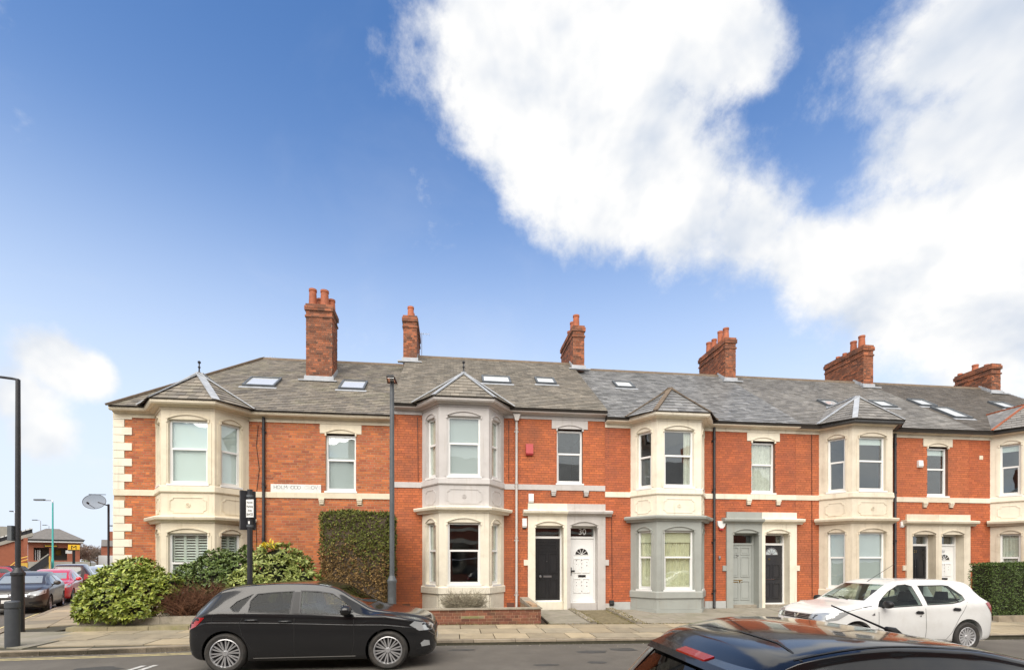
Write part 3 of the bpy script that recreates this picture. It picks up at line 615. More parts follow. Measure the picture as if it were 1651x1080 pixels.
def surround(house, s, l, r, mats, doors, base):
    """two doorways under one cornice; l..r local, mats = (left, right)"""
    w_ = r - l; mid = l + w_ * .50; fr = FRONT
    for side, (x0, x1) in enumerate(((l, mid), (mid, r))):
        mb = MB(); pw = .235; P = .06
        if side == 0: o0, o1 = x0 + pw, x1 - .115
        else: o0, o1 = x0 + .115, x1 - pw - .02
        zt = s - 1.30
        for (a, b, c, d) in cells(x0, x1, -.3, s - .60, [(o0, o1, -.3, zt)]): mb.boxf(fr, a, b, -.45, P, c, d)
        hood(mb, fr, o0 + .03, o1 - .03, zt + .02, .14, P + .04)
        horn = (l - .13, l + .01) if side == 0 else (r - .01, r + .12)
        mb.boxf(fr, *horn, -.01, P - .01, s - 2.57, s - 2.39)
        link('door_surround', mb, mats[side], house)
        ca, cb = (l - .16, mid) if side == 0 else (mid, r + .20)
        e = MB(); prof = [(-.05, s - 1.0), (P + .01, s - 1.0), (P + .05, s - .95), (P + .15, s - .92), (P + .17, s - .86), (P + .16, s - .83), (P, s - .80), (-.05, s - .80)]
        e.sweep([(ca, 0), (cb, 0)], prof); link('cornice', e, mats[side], house)
        st, num = doors[side]
        door(house, o0 - .01, o1 + .01, base[side], s - 1.70, zt, -.27, st, num)
        link('door_step', MB().boxf(fr, o0 - .005, o1 + .005, -.42, -.06, -.3, base[side] - .05), mats[side] if base[side] > .15 else 'stone_weathered', house)
        link('hall', MB().boxf(fr, o0 - .1, o1 + .1, -1.6, -1.5, 0, zt).boxf(fr, o0 - .1, o1 + .1, -1.6, -.4, zt, zt + .05), 'interior_dark', house)
def make_house(name, label, X0, Wd, S, cfg):
    h = thing(name, label, 'house', (X0, D, GZ), 0, 'terraced houses'); s = S - GZ; e = s + 2.33; rz = e + PITCH * (RIDGE + OV); fr = FRONT
    bl, bcl, bcr, br, p = cfg['bay']; holes = [(bl + .02, br - .02, -.3, s + 2.3)]
    wins = cfg['wins']; sur = cfg.get('sur')
    for (a, b, cur) in wins: holes.append((a, b, s, s + 1.80))
    if sur: holes.append((sur[0] + .01, sur[1] - .01, -.3, s - .62))
    core = MB(); btop = s + 2.08
    for (a, b, c, d) in cells(0.001, Wd - .001, -.3, btop + .25, holes): core.box(a, b, 0, .3, c, d)
    core.box(0.001, .1, .3, 9.2, -.3, e) if not cfg.get('corner') else None
    core.box(Wd - .1, Wd - .001, .3, 9.2, -.3, e)
    wall = link('wall', core, cfg.get('mortar', 'mortar'), h)
    bh = list(holes)
    for (a, b, cur) in wins: bh += [(a - .17, b + .17, s + 1.80, s + 2.08), (a - .20, a - .02, s - .36, s - .17), (b + .02, b + .20, s - .36, s - .17)]
    if cfg.get('corner'): bh += [(0, .30, -.3, btop)]
    cx_ = Wd / 2
    bjt = cfg.get('jt', .009)
    bricks(wall, fr, .002, Wd - .002, -.05, s - .17, bh, cfg['brick'], jt=bjt, n_ind= cfg.get('nb', 0) // 2, seed=int(X0 * 10) + 100, prefer=lambda t: abs(t[2] - 2.2) + .02 * abs(t[0] - cx_))
    bricks(wall, fr, .002, Wd - .002, s, btop, bh, cfg['brick'], jt=bjt, n_ind= cfg.get('nb', 0) // 2, seed=int(X0 * 10) + 200, prefer=lambda t: abs(t[2] - s - .3) + .02 * abs(t[0] - cx_))
    # rear, floors
    link('rear_wall', MB().box(0.02, Wd - .02, 9.0, 9.2, -.3, e), 'mortar', h); link('floor_slab', MB().box(.1, Wd - .1, .3, 9, s - .4, s - .25).box(.1, Wd - .1, .3, 9, s + 2.2, s + 2.25), 'interior', h)
    link('inner_wall', MB().box(.1, Wd - .1, 4.2, 4.3, 0, s + 2.2).box(bl - .3, bl - .25, .3, 4.2, 0, s + 2.2).box(br + .25, br + .3, .3, 4.2, 0, s + 2.2), 'interior', h)
    # frieze, string
    tm = cfg['trim']
    for a, b in ((0.001, bl), (br, Wd - .001)):
        link('frieze', MB().sweep([(a, 0), (b, 0)], [(-.02, btop), (.035, btop), (.035, s + 2.2), (-.02, s + 2.2)]), tm, h)
        link('string_course', MB().sweep([(a, 0), (b, 0)], [(-.02, s - .17), (.035, s - .17), (.04, s - .01), (.02, s), (-.02, s)]), tm, h)
    path = bay(h, s, bl, bcl, bcr, br, p, cfg['low'], cfg['up'], cfg['cor'], cfg['wl'], cfg['wu'], cfg.get('wc', .97), cfg.get('ws', .52))
    # upper frieze of the bay, gutter
    link('bay_frieze', MB().sweep(path, [(-.05, s + 2.13), (.02, s + 2.13), (.025, s + 2.16), (.025, s + 2.21), (-.05, s + 2.21)]), cfg['up'], h)
    gp = [(-.0 if not cfg.get('corner') else .02, 0), (bl - .02, 0), *path[1:3], (br + .02, 0), (Wd, 0)]
    link('eaves_cornice', MB().sweep(gp, [(-.06, s + 2.195), (.06, s + 2.195), (.10, s + 2.21), (.14, s + 2.25), (.15, s + 2.27), (.15, s + 2.285), (-.06, s + 2.285)]), cfg['eave'], h)
    link('gutter', MB().sweep(gp, [(.13, s + 2.30), (.13, s + 2.26), (.17, s + 2.225), (.24, s + 2.225), (.27, s + 2.26), (.275, s + 2.34), (.255, s + 2.34), (.25, s + 2.30)]), cfg['gutter'], h)
    # wall windows
    for (a, b, cur) in wins:
        window(h, fr, a, b, s + .06, s + 1.76, cur, dep=-.10, split=.44)
        ln = MB()
        for (x, y, c, d) in cells(a - .165, b + .165, s + 1.77, s + 2.075, []): ln.boxf(fr, x, y, -.1, .022, c + .03, d)
        hood(ln, fr, a + .03, b - .03, s + 1.82, .13, .05); link('lintel', ln, tm, h)
        for x in (a - .19, b + .03):
            bk = MB().boxf(fr, x, x + .16, -.02, .075, s - .235, s - .172).boxf(fr, x + .01, x + .15, -.02, .06, s - .29, s - .237).boxf(fr, x + .02, x + .14, -.02, .045, s - .345, s - .292); link('bracket', bk, tm, h)
    if sur: surround(h, s, sur[0], sur[1], cfg['surm'], cfg['doors'], cfg['base'])
    # roof
    if cfg.get('corner'):
        hip = 2.45; k = -.02
        A, B, C, E_ = Vector((.03, -OV, e)), Vector((Wd, -OV, e)), Vector((Wd, RIDGE, rz)), Vector((hip, RIDGE, rz)); Fb, Gb = Vector((Wd, 9.4, e)), Vector((-.25, 9.4, e))
        dk = MB().add([v + Vector((0, 0, k)) for v in (A, B, C, E_, Fb, Gb)], [(0, 1, 2, 3), (2, 4, 5, 3), (0, 3, 5), (0, 5, 4, 1), (1, 4, 2)]); front = [A, B, C, E_]
        rf = link('roof', dk, 'roof_felt', h)
        slates(rf, [A, E_, Gb], (Gb - A), cfg['slate'], .28, .2, 0, 77)
        hp = MB(); n = 14
        for i in range(n):
            a, b = A.lerp(E_, i / n), A.lerp(E_, (i + .97) / n); link('hip_tile', MB().beam(a + Vector((0, 0, .03)), b + Vector((0, 0, .035)), .2, .06), 'lichen_tile', rf)
    else:
        A, B, C, E_ = Vector((0, -OV, e)), Vector((Wd, -OV, e)), Vector((Wd, RIDGE, rz)), Vector((0, RIDGE, rz)); front = [A, B, C, E_]
        dk = MB().add([(x, y, z - .02) for x in (0, Wd) for y, z in ((-OV, e), (RIDGE, rz), (9.4, e), (9.2, e - .1), (-OV + .05, e - .05))], [(0, 5, 6, 1), (1, 6, 7, 2), (2, 7, 8, 3), (3, 8, 9, 4), (4, 9, 5, 0), (0, 1, 2, 3, 4), (9, 8, 7, 6, 5)])
        rf = link('roof', dk, 'roof_felt', h)
    slates(rf, front, (1, 0, 0), cfg['slate'], cfg.get('sw', .23), .155, cfg.get('ns', 0), int(X0 * 7) + 50, prefer=lambda q: abs(q.z - (e + 1.6)) + .01 * abs(q.x - cx_))
    x = front[3].x; i = 0
    while x < Wd - .05:
        b = min(Wd, x + .45); link('ridge_tile', MB().prismf(Fr((x + .003, RIDGE, 0), (0, 1, 0), (-1, 0, 0)), [(-.13, rz - .08), (.13, rz - .08), (.09, rz + .015), (.04, rz + .05), (-.04, rz + .05), (-.09, rz + .015)], -(b - x - .006), 0), cfg.get('ridge', 'lichen_tile'), rf); x = b
    bay_roof(h, path, e + .01, cfg.get('bslate', cfg['slate']), cfg['hip'], cfg.get('finial'), (bcl + bcr) / 2, seed=int(X0 * 3) + 30, n_ind=cfg.get('nbs', 0), lw=cfg.get('lw', .15))
    for (px, py, w_, hh) in cfg.get('sky', ()):
        c = on_roof(px, py, e + GZ); skylight(h, c - Vector((X0, D, GZ)), w_, hh)
    for (x, y0, y1, zt, w_, pots, sd) in cfg.get('chim', ()):
        zb = e + PITCH * (y0 + OV) - .1; chimney(h, x, y0, y1, zb, zt - GZ, w_, pots, seed=sd)
        fl = MB(); zz_ = lambda y: e + PITCH * (y + OV) if y < RIDGE else rz - PITCH * (y - RIDGE)
        fl.box(x - w_ / 2 - .06, x + w_ / 2 + .06, y0 - .04, y0 - .012, zz_(y0) - .08, zz_(y0) + .14)
        fl.boxf(Fr((x - w_ / 2 - .2, y0 - .05, 0), (1, 0, 0), (0, -1, 0)), .0, w_ + .4, .0, .17, zz_(y0) - .09, zz_(y0) - .045)
        for sx in (-1, 1):
            n = 8; xx = x + sx * (w_ / 2 + .016); y1_ = min(y1, RIDGE)
            for i in range(n):
                a, b = y0 + (y1_ - y0) * i / n, y0 + (y1_ - y0) * (i + 1) / n; fl.hexa([(xx - .01, a, zz_(a) - .05), (xx + .01, a, zz_(a) - .05), (xx + .01, b, zz_(b) - .05), (xx - .01, b, zz_(b) - .05), (xx - .01, a, zz_(b) + .12), (xx + .01, a, zz_(b) + .12), (xx + .01, b, zz_(b) + .12), (xx - .01, b, zz_(b) + .12)])
        link('flashing', fl, 'lead', h)
    return h
def pots(*a): return a
BAY = (.86, 1.40, 2.87, 3.41, .82); SUR = (4.17, 6.70)
P4 = ((0, .35, .55, .13), (0, .8, .62, .12), (0, 1.3, .5, .12), (0, 1.75, .55, .13))
H1 = make_house('corner_house', 'corner end house with cream quoins, cream bay and overgrown laurels in front', -9.65, 7.90, 3.88, dict(
    bay=(1.11, 1.70, 3.09, 3.69, .82), wins=[(5.88, 6.77, 'blind_grey')], brick='brick_orange', mortar='mortar_pale', jt=.013, trim='cream', low='cream', up='cream', cor='cream', eave='cream', gutter='cream', corner=True,
    wl=['shutter', 'shutter', 'shutter'], wu=['blind_white', 'blind_white', 'blind_white'], wc=1.03, ws=.58, slate='slate_brown', hip='lead', finial=True, nb=300, ns=300, nbs=60, lw=.2,
    sky=[(424, 618, 1.0, .95), (570, 623, .85, .95)], chim=[(5.08, 2.40, 3.2, 10.75, .87, ((-.26, .2, .60, .14), (.14, .2, .58, .15), (-.1, .55, .45, .13), (.3, .55, .45, .13)), 11)]))
H2 = make_house('terraced_house', 'terraced house numbered 30 with lilac grey upper bay and white front door', -1.75, 6.70, 4.25, dict(
    bay=BAY, sur=SUR, wins=[(5.11, 5.96, None)], brick='brick', trim='lilac_grey', low='cream_pale', up='lilac_grey', cor='cream_pale', eave='lilac_grey', gutter='pale_grey',
    wl=['sides2', None, 'curtain'], wu=['curtain', 'blind_grey', 'curtain'], slate='slate_olive', hip='lead', finial=True, surm=('cream_pale', 'pale_grey'), doors=[('panel_black', None), ('fan_white', '30')], base=(.30, .26), nb=300, ns=300, nbs=60,
    sky=[(800, 614, 1.02, .82), (879, 616, .72, .72)], chim=[(.18, 3.85, 5.75, 11.25, .50, ((0, .35, .5, .13), (0, .85, .5, .12)), 21), (6.86, 3.95, 6.1, 11.3, .46, ((0, .4, .6, .14), (0, 1.5, .45, .12), (0, 1.0, .6, .12)), 31)]))
H3 = make_house('terraced_house', 'terraced house with cream upper bay above sage grey lower bay and sage door', 4.95, 6.70, 4.06, dict(
    bay=BAY, sur=SUR, wins=[(5.09, 5.94, 'curtain')], brick='brick_b', trim='cream_pale', low='sage_grey', up='cream_pale', cor='sage_grey', eave='cream_pale', gutter='cream_pale',
    wl=['drapes', 'drapes', 'drapes'], wu=['net', 'sides', None], slate='slate_blue', hip='lichen_tile', finial=False, surm=('sage_grey', 'cream_pale'), doors=[('panel_sage', ('26', .08, 'chrome', .35, .815)), ('fan_black', ('28', .08, 'brass', .38, .76))], base=(.14, .14), nb=300, ns=300, nbs=60,
    sky=[(1005, 622, .72, .75)], chim=[(6.66, 3.9, 6.1, 11.15, .46, P4, 41)]))
H4 = make_house('terraced_house', 'terraced house with beige bay and beige twin doorway behind white hatchback', 11.65, 6.70, 4.06, dict(
    bay=BAY, sur=SUR, wins=[(5.03, 5.86, 'halfblind')], brick='brick_c', trim='beige_light', low='beige', up='beige_light', cor='beige', eave='beige_light', gutter='gutter_dark',
    wl=['blind_grey', 'blind_grey', 'blind_grey'], wu=[None, 'halfblind', None], slate='slate_mid', hip='lead', finial=False, surm=('beige', 'beige_light'), doors=[('panel_black', ('24', .12, 'brass', .45, .90)), ('fan_white', ('22', .12, 'steel', .45, .90))], base=(.14, .14), nb=120, ns=200, nbs=20,
    sky=[(1338, 652, .70, .7), (1422, 653, .72, .75)], chim=[(6.38, 3.95, 6.2, 11.2, .46, ((0, .35, .55, .14), (0, .8, .5, .14), (0, 1.3, .18, .1), (0, 1.7, .18, .1)), 51)]))
H5 = make_house('terraced_house', 'terraced house at the right edge with cream upper bay behind clipped hedge', 18.35, 6.70, 4.06, dict(
    bay=BAY, sur=SUR, wins=[(5.05, 5.88, 'curtain')], brick='brick_b', trim='cream_pale', low='beige', up='cream_pale', cor='beige', eave='cream_pale', gutter='gutter_dark',
    wl=['curtain', 'curtain', 'curtain'], wu=['halfblind', 'halfblind', None], slate='slate_dark', bslate='slate_mid', hip='terracotta', lw=.09, finial=False, surm=('beige', 'beige'), doors=[('panel_black', None), ('fan_white', None)], base=(.14, .14), nb=0, ns=0,
    sky=[(1485, 651, .72, .8), (1532, 667, .75, 1.2), (1617, 655, .75, .8)], chim=[(6.05, 3.95, 5.6, 10.7, .46, ((0, .4, .12, .1), (0, .9, .3, .13), (0, 1.6, .15, .1)), 61)]))
# ---- corner house: quoins down the left edge, street name, pipe
z = -.05; k = 0; s1 = 3.88 - GZ
while z < s1 + 2.05:
    hh = .225; w_ = .49 if k % 2 else .285
    if not (z + hh > s1 - .16 and z < s1 - .01): link('quoin', MB().box(-.012, w_, -.028, .3, z + .006, z + hh - .006), 'cream_pale', H1)
    z += hh; k += 1
    if s1 - .17 - .12 < z < s1 - .02: z = s1
L1 = MB(); d_ = Vector((-.46, .89, 0)).normalized(); n_ = Vector((-d_.y, d_.x, 0))
L1.prismz([(0.004, .02), (.25, .02), (d_.x * 9.5 + .25, d_.y * 9.5), (d_.x * 9.5, d_.y * 9.5)], -.3, s1 + 2.3); link('side_wall', L1, 'brick_far', H1)
pipe(H1, 4.12, .0, s1 + 2.2, 'black_iron', .042)
pipe(H2, 3.80, .0, 4.0 + 2.1, 'pale_grey', .04, hopper=True)
pipe(H3, 3.72, .0, 3.81 + 2.18, 'black_iron', .042)
pipe(H4, 3.70, .0, 3.81 + 2.18, 'black_iron', .045)
def cable(h, pts, r_=.008, m='rubber_trim'): link('cable', MB().tube([(x, -.02, z) for x, z in pts], r_, 5), m, h)
cable(H1, [(3.95, 5.6), (3.90, 5.0), (3.98, 4.3), (3.88, 3.4), (3.92, 1.2)]); cable(H2, [(3.56, 6.0), (3.56, 4.05)]); cable(H2, [(.72, 6.0), (.74, 4.02)]); cable(H3, [(.22, 3.0), (.24, .35)]); cable(H3, [(.36, 3.05), (.22, 3.04)]); cable(H4, [(.58, 5.9), (.60, .3)])
def wallbox(h, name, x0, x1, z0, z1, m, d=.09, chin=None):
    o = link(name, MB().prismf(Fr((x0, 0, 0), (0, -1, 0), (-1, 0, 0)), [(0, z0), (d * .7, z0), (d, z0 + .05), (d * .8, z1), (0, z1)], -(x1 - x0), 0), m, h)
    if chin: link('sounder', MB().box(x0 + .01, x1 - .01, -d * .66, 0, z0 - .035, z0 + .001), chin, o)
    return o
wallbox(H2, 'alarm_box', 4.10, 4.33, 4.92, 5.27, 'red_plastic', .11)
wallbox(H2, 'alarm_box', 4.19, 4.35, 3.42, 3.70, 'white_plastic', .09, 'ink'); wallbox(H2, 'meter_box', 3.99, 4.13, 2.63, 2.92, 'white_plastic', .08, 'ink')
o = link('alarm_box', MB().prismf(FRONT, [(3.84, 2.90), (3.86, 2.74), (3.93, 2.66), (4.03, 2.66), (4.10, 2.74), (4.12, 2.90)], 0, .08), 'white_plastic', H3); link('sounder', MB().box(3.91, 4.05, -.07, 0, 2.60, 2.662), 'red_plastic', o)
wallbox(H3, 'meter_box', 3.90, 3.96, 1.62, 1.74, 'steel', .05); wallbox(H3, 'gas_meter_box', .14, .28, .13, .30, 'rubber_trim', .1); wallbox(H4, 'alarm_box', 4.62, 4.80, 4.86, 5.10, 'white_plastic', .09); wallbox(H4, 'lamp_box', 3.95, 4.07, 2.75, 2.95, 'white_plastic', .07); wallbox(H5, 'vent_grille', .42, .56, 5.20, 5.34, 'cream', .02)
for h, xs in ((H2, (.38, 3.62)),):
    for x in xs: link('air_brick', MB().boxf(FRONT, x - .12, x + .12, -.01, .012, .10, .25), 'brick_garden', h)
for h in (H3, H4, H5):
    for xa, xb in ((.141, .85), (3.42, 4.16)): link('plinth', MB().box(xa, xb, -.03, .01, -.2, .24), 'plinth_grey', h)
link('plinth', MB().box(.001, .14, -.02, .01, -.2, .2), 'pale_grey', H3)
# aerials and the little things on the roofs
def aerial(h, x, y, z0, z1, n, L=.35):
    mb = MB().tube([(x, y, z0), (x, y, z1)], .012, 6).tube([(x - L, y, z1 - .05), (x + L, y, z1 - .05)], .008, 5)
    for k in range(n): xx = x - L + 2 * L * k / max(1, n - 1); mb.tube([(xx, y - .14, z1 - .05), (xx, y + .14, z1 - .05)], .005, 4)
    link('aerial', mb, 'steel', h)
aerial(H2, .55, 5.2, 9.3, 11.0, 6, .3); aerial(H1, 2.6, 4.9, 9.0, 9.6, 5, .2)
link('aerial', MB().tube([(5.05, 2.6, 9.6), (5.35, 2.6, 9.65)], .012, 5).tube([(5.3, 2.6, 9.55), (5.42, 2.6, 9.75)], .01, 5), 'rubber_trim', H1)
# street name plate on the corner house wall
c0, c1 = at(437, 780, D), at(518, 795, D)
sp = thing('street_sign', 'weathered white street name plate on the brick wall of the corner house', 'sign', ((c0.x + c1.x) / 2, D - .012, c1.z))
sw_, sh_ = c1.x - c0.x, c0.z - c1.z
link('plate', MB().boxf(FRONT, -sw_ / 2, sw_ / 2, 0, .02, 0.0, sh_), 'sign_white', sp)
x = -sw_ / 2 + .13
for ch, fade in zip('HOLMWOOD GROVE', [0, 0, 0, 0, 1, 0, 0, 0, 0, 1, 1, 0, 0, 1]):
    if ch != ' ':
        o = text_on('letter', ch, .15, 'ink_faint' if fade else 'ink_worn', sp, FRONT, x, .021, sh_ * .62); o.data.transform(Matrix.Scale(1, 4))
    x += .098
# ------------------------------------------------------------------ ground, road, pavements
struct('ground', MB().add([(-900, -600, -.42), (900, -600, -.42), (900, 1200, -.42), (-900, 1200, -.42)], [(0, 1, 2, 3)]), 'earth')
mb = MB(); xs = [-70, -40, -20, -10, 0, 10, 20, 30, 45, 60, 75]; ys = [-8, 2, 10, 16, 40, 80, 140]
for y in ys:
    for x in xs: mb.v.append((x, y, road_z(x)))
n = len(xs); mb.f = [(j * n + i, j * n + i + 1, (j + 1) * n + i + 1, (j + 1) * n + i) for j in range(len(ys) - 1) for i in range(n - 1)]; mb.c = [0] * len(mb.f)
struct('road', mb, 'asphalt')
SD = Vector((-4.63, 8.9, 0)).normalized()            # side street direction
SK = lambda y: -10.86 - (y - 13.46) * .520           # its kerb line x at y
corner = [(-8.6, 10.45), (-9.15, 10.62), (-9.5, 11.0), (-9.62, 11.5)]
kerb_line = [(40, KERB_Y), (-5, KERB_Y - .05), (-7, 10.55)] + corner + [(SK(12.5) + .1, 12.3), (SK(13.46), 13.46), (SK(20), 20), (SK(40), 40), (SK(70), 70)]
pz = lambda x, y: pave_z(x, min(y, 12.99)) if y < BACK_Y else road_z(x) + .16
base = MB(); outl = kerb_line + [(SK(70) + 2.3, 70), (-9.4, BACK_Y + 2.6), (-9.4, BACK_Y), (40, BACK_Y)]
base.prismz([(x, y) for x, y in outl], lambda x, y: -.2, lambda x, y: pz(x, y) - .022)
pav = struct('pavement', base, 'joint')
rnd = random.Random(5)
def flag(par, poly, dz=0.0, m='flag', name='paving_flag', zf=None):
    zf = zf or pz; j = rnd.uniform(-.003, .003)
    return link(name, MB().prismz(poly, lambda x, y: zf(x, y) - .03, lambda x, y: zf(x, y) + dz + j), m, par, fix=True)
# flags in courses square to the kerb
rows = [(KERB_Y + .16, 11.62), (11.63, 12.36), (12.37, 12.995)]
for ri, (ya, yb) in enumerate(rows):
    x = -8.2 - .3 * ri
    while x < 27:
        w_ = rnd.choice((.62, .78, .92, .92, 1.05)); b = x + w_
        sk = .0
        flag(pav, [(x + .010, ya + .007), (b - .010, ya + .007), (b - .010, yb - .007), (x + .010, yb - .007)]); x = b
# side street flags
v_ = Vector((SD.y, -SD.x, 0))
for ri, (a0, a1) in enumerate(((.16, .85), (.86, 1.5), (1.51, 2.25))):
    t = .2 + .25 * ri
    while t < 26:
        L = rnd.choice((.75, .9, 1.1)); P = lambda a, tt: ((Vector((SK(13.2), 13.2, 0)) + v_ * a + SD * tt).x, (Vector((SK(13.2), 13.2, 0)) + v_ * a + SD * tt).y)
        flag(pav, [P(a0, t + .006), P(a1, t + .006), P(a1, t + L - .006), P(a0, t + L - .006)], m='flag'); t += L
# worn concrete patch at the corner
flag(pav, [(-9.45, 11.25), (-8.3, 10.75), (-8.25, 12.9), (-10.3, 12.9), (-9.9, 12.0)], .002, 'concrete', 'concrete_patch')
kb = struct('kerb', MB().prismz([(40, KERB_Y + .02), (40, KERB_Y + .14), (39.9, KERB_Y + .14), (39.9, KERB_Y + .02)], lambda x, y: -.6, lambda x, y: road_z(x) + .09), 'kerb_stone')
def kerbstones(line, L0=.92):
    acc_ = []; pts = [Vector((x, y, 0)) for x, y in line]
    for a, b in zip(pts, pts[1:]):
        n_ = max(1, round((b - a).length / L0))
        for i in range(n_): acc_.append((a.lerp(b, i / n_), a.lerp(b, (i + 1) / n_)))
    for a, b in acc_:
        t = (b - a).normalized(); nn = Vector((t.y, -t.x, 0)); j = rnd.uniform(-.006, .006); g = .005
        a2, b2 = a + t * g, b - t * g
        quad = [(a2.x, a2.y), (b2.x, b2.y), ((b2 + nn * .15).x, (b2 + nn * .15).y), ((a2 + nn * .15).x, (a2 + nn * .15).y)]
        mbk = MB().prismz(quad, lambda x, y: -.3, lambda x, y: pz(x, y) + j - .002); link('kerb_stone', mbk, 'kerb_stone', kb)
kl = [p for p in kerb_line if p[1] < 33 and p[0] < 27]; kerbstones([(27, KERB_Y)] + kl[0:][::1] if kl[0][0] < 20 else kl)
# double yellow lines, white ticks, patches
def strip(line, off, w_, m, name, z=.004):
    pts = [Vector((x, y, 0)) for x, y in line]; L_, R_ = [], []
    for i, p in enumerate(pts):
        t = (pts[min(i + 1, len(pts) - 1)] - pts[max(i - 1, 0)]).normalized(); nn = Vector((-t.y, t.x, 0)); L_.append(p + nn * off); R_.append(p + nn * (off + w_))
    vs = [(q.x, q.y, road_z(q.x) + z) for q in L_ + R_]; k = len(pts)
    return struct(name, MB().add(vs, [(i, i + 1, k + i + 1, k + i) for i in range(k - 1)]), m)
yl = [(-3.4, KERB_Y - .04)] + [p for p in kerb_line[1:] if p[1] < 30]
strip(yl, .22, .06, 'yellow_paint', 'yellow_line'); strip(yl, .36, .06, 'yellow_paint', 'yellow_line')
for px, py in ((219, 1076), (239, 1075)):
    a = on_ground(px, py); struct('road_marking', MB().add([(a.x - .04, a.y - .35, .005), (a.x + .05, a.y - .35, .005), (a.x + .08, a.y + .16, .005), (a.x - .01, a.y + .16, .005)], [(0, 1, 2, 3)]), 'white_paint')
for k, (px, py, rx, ry) in enumerate(((955, 1048, .35, .16), (1003, 1044, .32, .2), (962, 1065, .2, .1), (640, 1066, .18, .06), (745, 1047, .3, .08), (880, 1070, .3, .08), (160, 1078, .4, .2))):
    a = on_ground(px, py); pts = []
    for i in range(14):
        r_ = rnd.uniform(.7, 1.15); pts.append((a.x + rx * r_ * math.cos(i * math.tau / 14), a.y + ry * r_ * math.sin(i * math.tau / 14), road_z(a.x) + .004))
    struct('tarmac_patch', MB().add(pts, [tuple(range(14))]), 'asphalt_patch')
# grit and leaves along the kerb
gr = MB()
for i in range(900):
    x = rnd.uniform(-9, 22); y = KERB_Y - abs(rnd.gauss(0, .16)) - .02; r_ = rnd.uniform(.005, .017); zz_ = road_z(x) + .004
    if x < -6: y -= .25
    a = rnd.uniform(0, 6.28); gr.add([(x + r_ * math.cos(a + q), y + r_ * math.sin(a + q), zz_ + rnd.uniform(0, .008)) for q in (0, 1.6, 3.1, 4.7)], [(0, 1, 2, 3)], rnd.random())
mat('grit', (.30, .25, .18), .9, rnd=.6, rndhue=(.45, .40, .30), attr=True); tag(link('litter', gr, 'grit'), 'bits of grit and dry leaves lying along the kerb', 'litter', kind='stuff')
# forecourts
fz = lambda x, y: pave_z(x, max(y, BACK_Y + .001))
fc = struct('forecourt', MB().prismz([(-9.6, BACK_Y), (27, BACK_Y), (27, D + .2), (-9.6, D + .2)], lambda x, y: -.2, lambda x, y: pave_z(x, y + .001) - .07), 'soil')
def slab(x0, x1, y0, y1, m, dz=.0, name='paving_flag'): return flag(fc, [(x0, y0), (x1, y0), (x1, y1), (x0, y1)], dz, m, name, fz)
slab(-1.75, 2.34, BACK_Y + .2, D - .01, 'dark_tile', -.012, 'tile_bed')
slab(2.62, 3.72, BACK_Y + .01, D - .1, 'concrete', .02, 'concrete_path'); slab(3.95, 4.98, BACK_Y + .01, D - .1, 'moss', .0, 'mossy_path')
for yA, yB in ((13.02, 13.85), (13.86, 14.75), (14.76, 15.55)):
    x = 5.2
    while x < 11.6:
        w_ = rnd.choice((.7, .9, 1.1)); slab(x + .006, min(x + w_, 11.6) - .006, yA, yB, 'concrete', .0); x += w_
x = 11.65
while x < 18.2: slab(x + .006, x + .98, 13.02, 14.2, 'concrete'); slab(x + .006, x + .98, 14.21, 15.55, 'concrete'); x += 1
for (xa, xb) in ((3.72, 3.92), (4.98, 5.18)):       # low kerbs between the paths
    for y in (13.05, 13.9, 14.75): flag(fc, [(xa, y), (xb, y), (xb, y + .83), (xa, y + .83)], .06, 'stone_weathered', 'edging_stone', fz)
ms = MB()
for i in range(2600):
    x = rnd.choice((3.7, 3.95, 4.98, 5.2)) + rnd.gauss(0, .07); y = rnd.uniform(13.02, 15.5)
    if rnd.random() < .45: x = rnd.uniform(-.3, 12); y = BACK_Y + rnd.gauss(0, .02)
    r_ = rnd.uniform(.006, .02); zz_ = fz(x, max(y, 13.001)) + (.06 if 3.72 < x < 3.92 or 4.98 < x < 5.18 else 0); a = rnd.uniform(0, 6.28)
    ms.add([(x + r_ * math.cos(a + q), y + r_ * math.sin(a + q), zz_ + rnd.uniform(.0, .025)) for q in (0, 1.6, 3.1, 4.7)], [(0, 1, 2, 3)], rnd.random())
mat('moss_bits', (.12, .12, .03), .9, rnd=.5, rndhue=(.24, .18, .08), attr=True); tag(link('moss', ms, 'moss_bits'), 'moss and dead leaves along the forecourt edges', 'moss', kind='stuff')
# mossy low stone wall in front of the corner house
lw = thing('low_stone_wall', 'low mossy stone wall with coping in front of the corner house', 'wall', (-9.0, BACK_Y, .15))
x = -.0; k = 0
while x < 6.4:
    L = rnd.choice((.9, 1.1, 1.3)); link('stone', MB().hexa([(x + .006, -.16, -.2), (x + L - .006, -.16, -.2), (x + L - .006, .16, -.2), (x + .006, .16, -.2), (x + .006, -.14, .1), (x + L - .006, -.14, .1), (x + L - .006, .14, .1 + .01), (x + .006, .14, .11)]), 'mossy_stone', lw)
    link('stone', MB().box(x + .1, x + L + .09, .16, .38, -.1, .30 + rnd.uniform(-.01, .01)), 'stone_weathered', lw); x += L
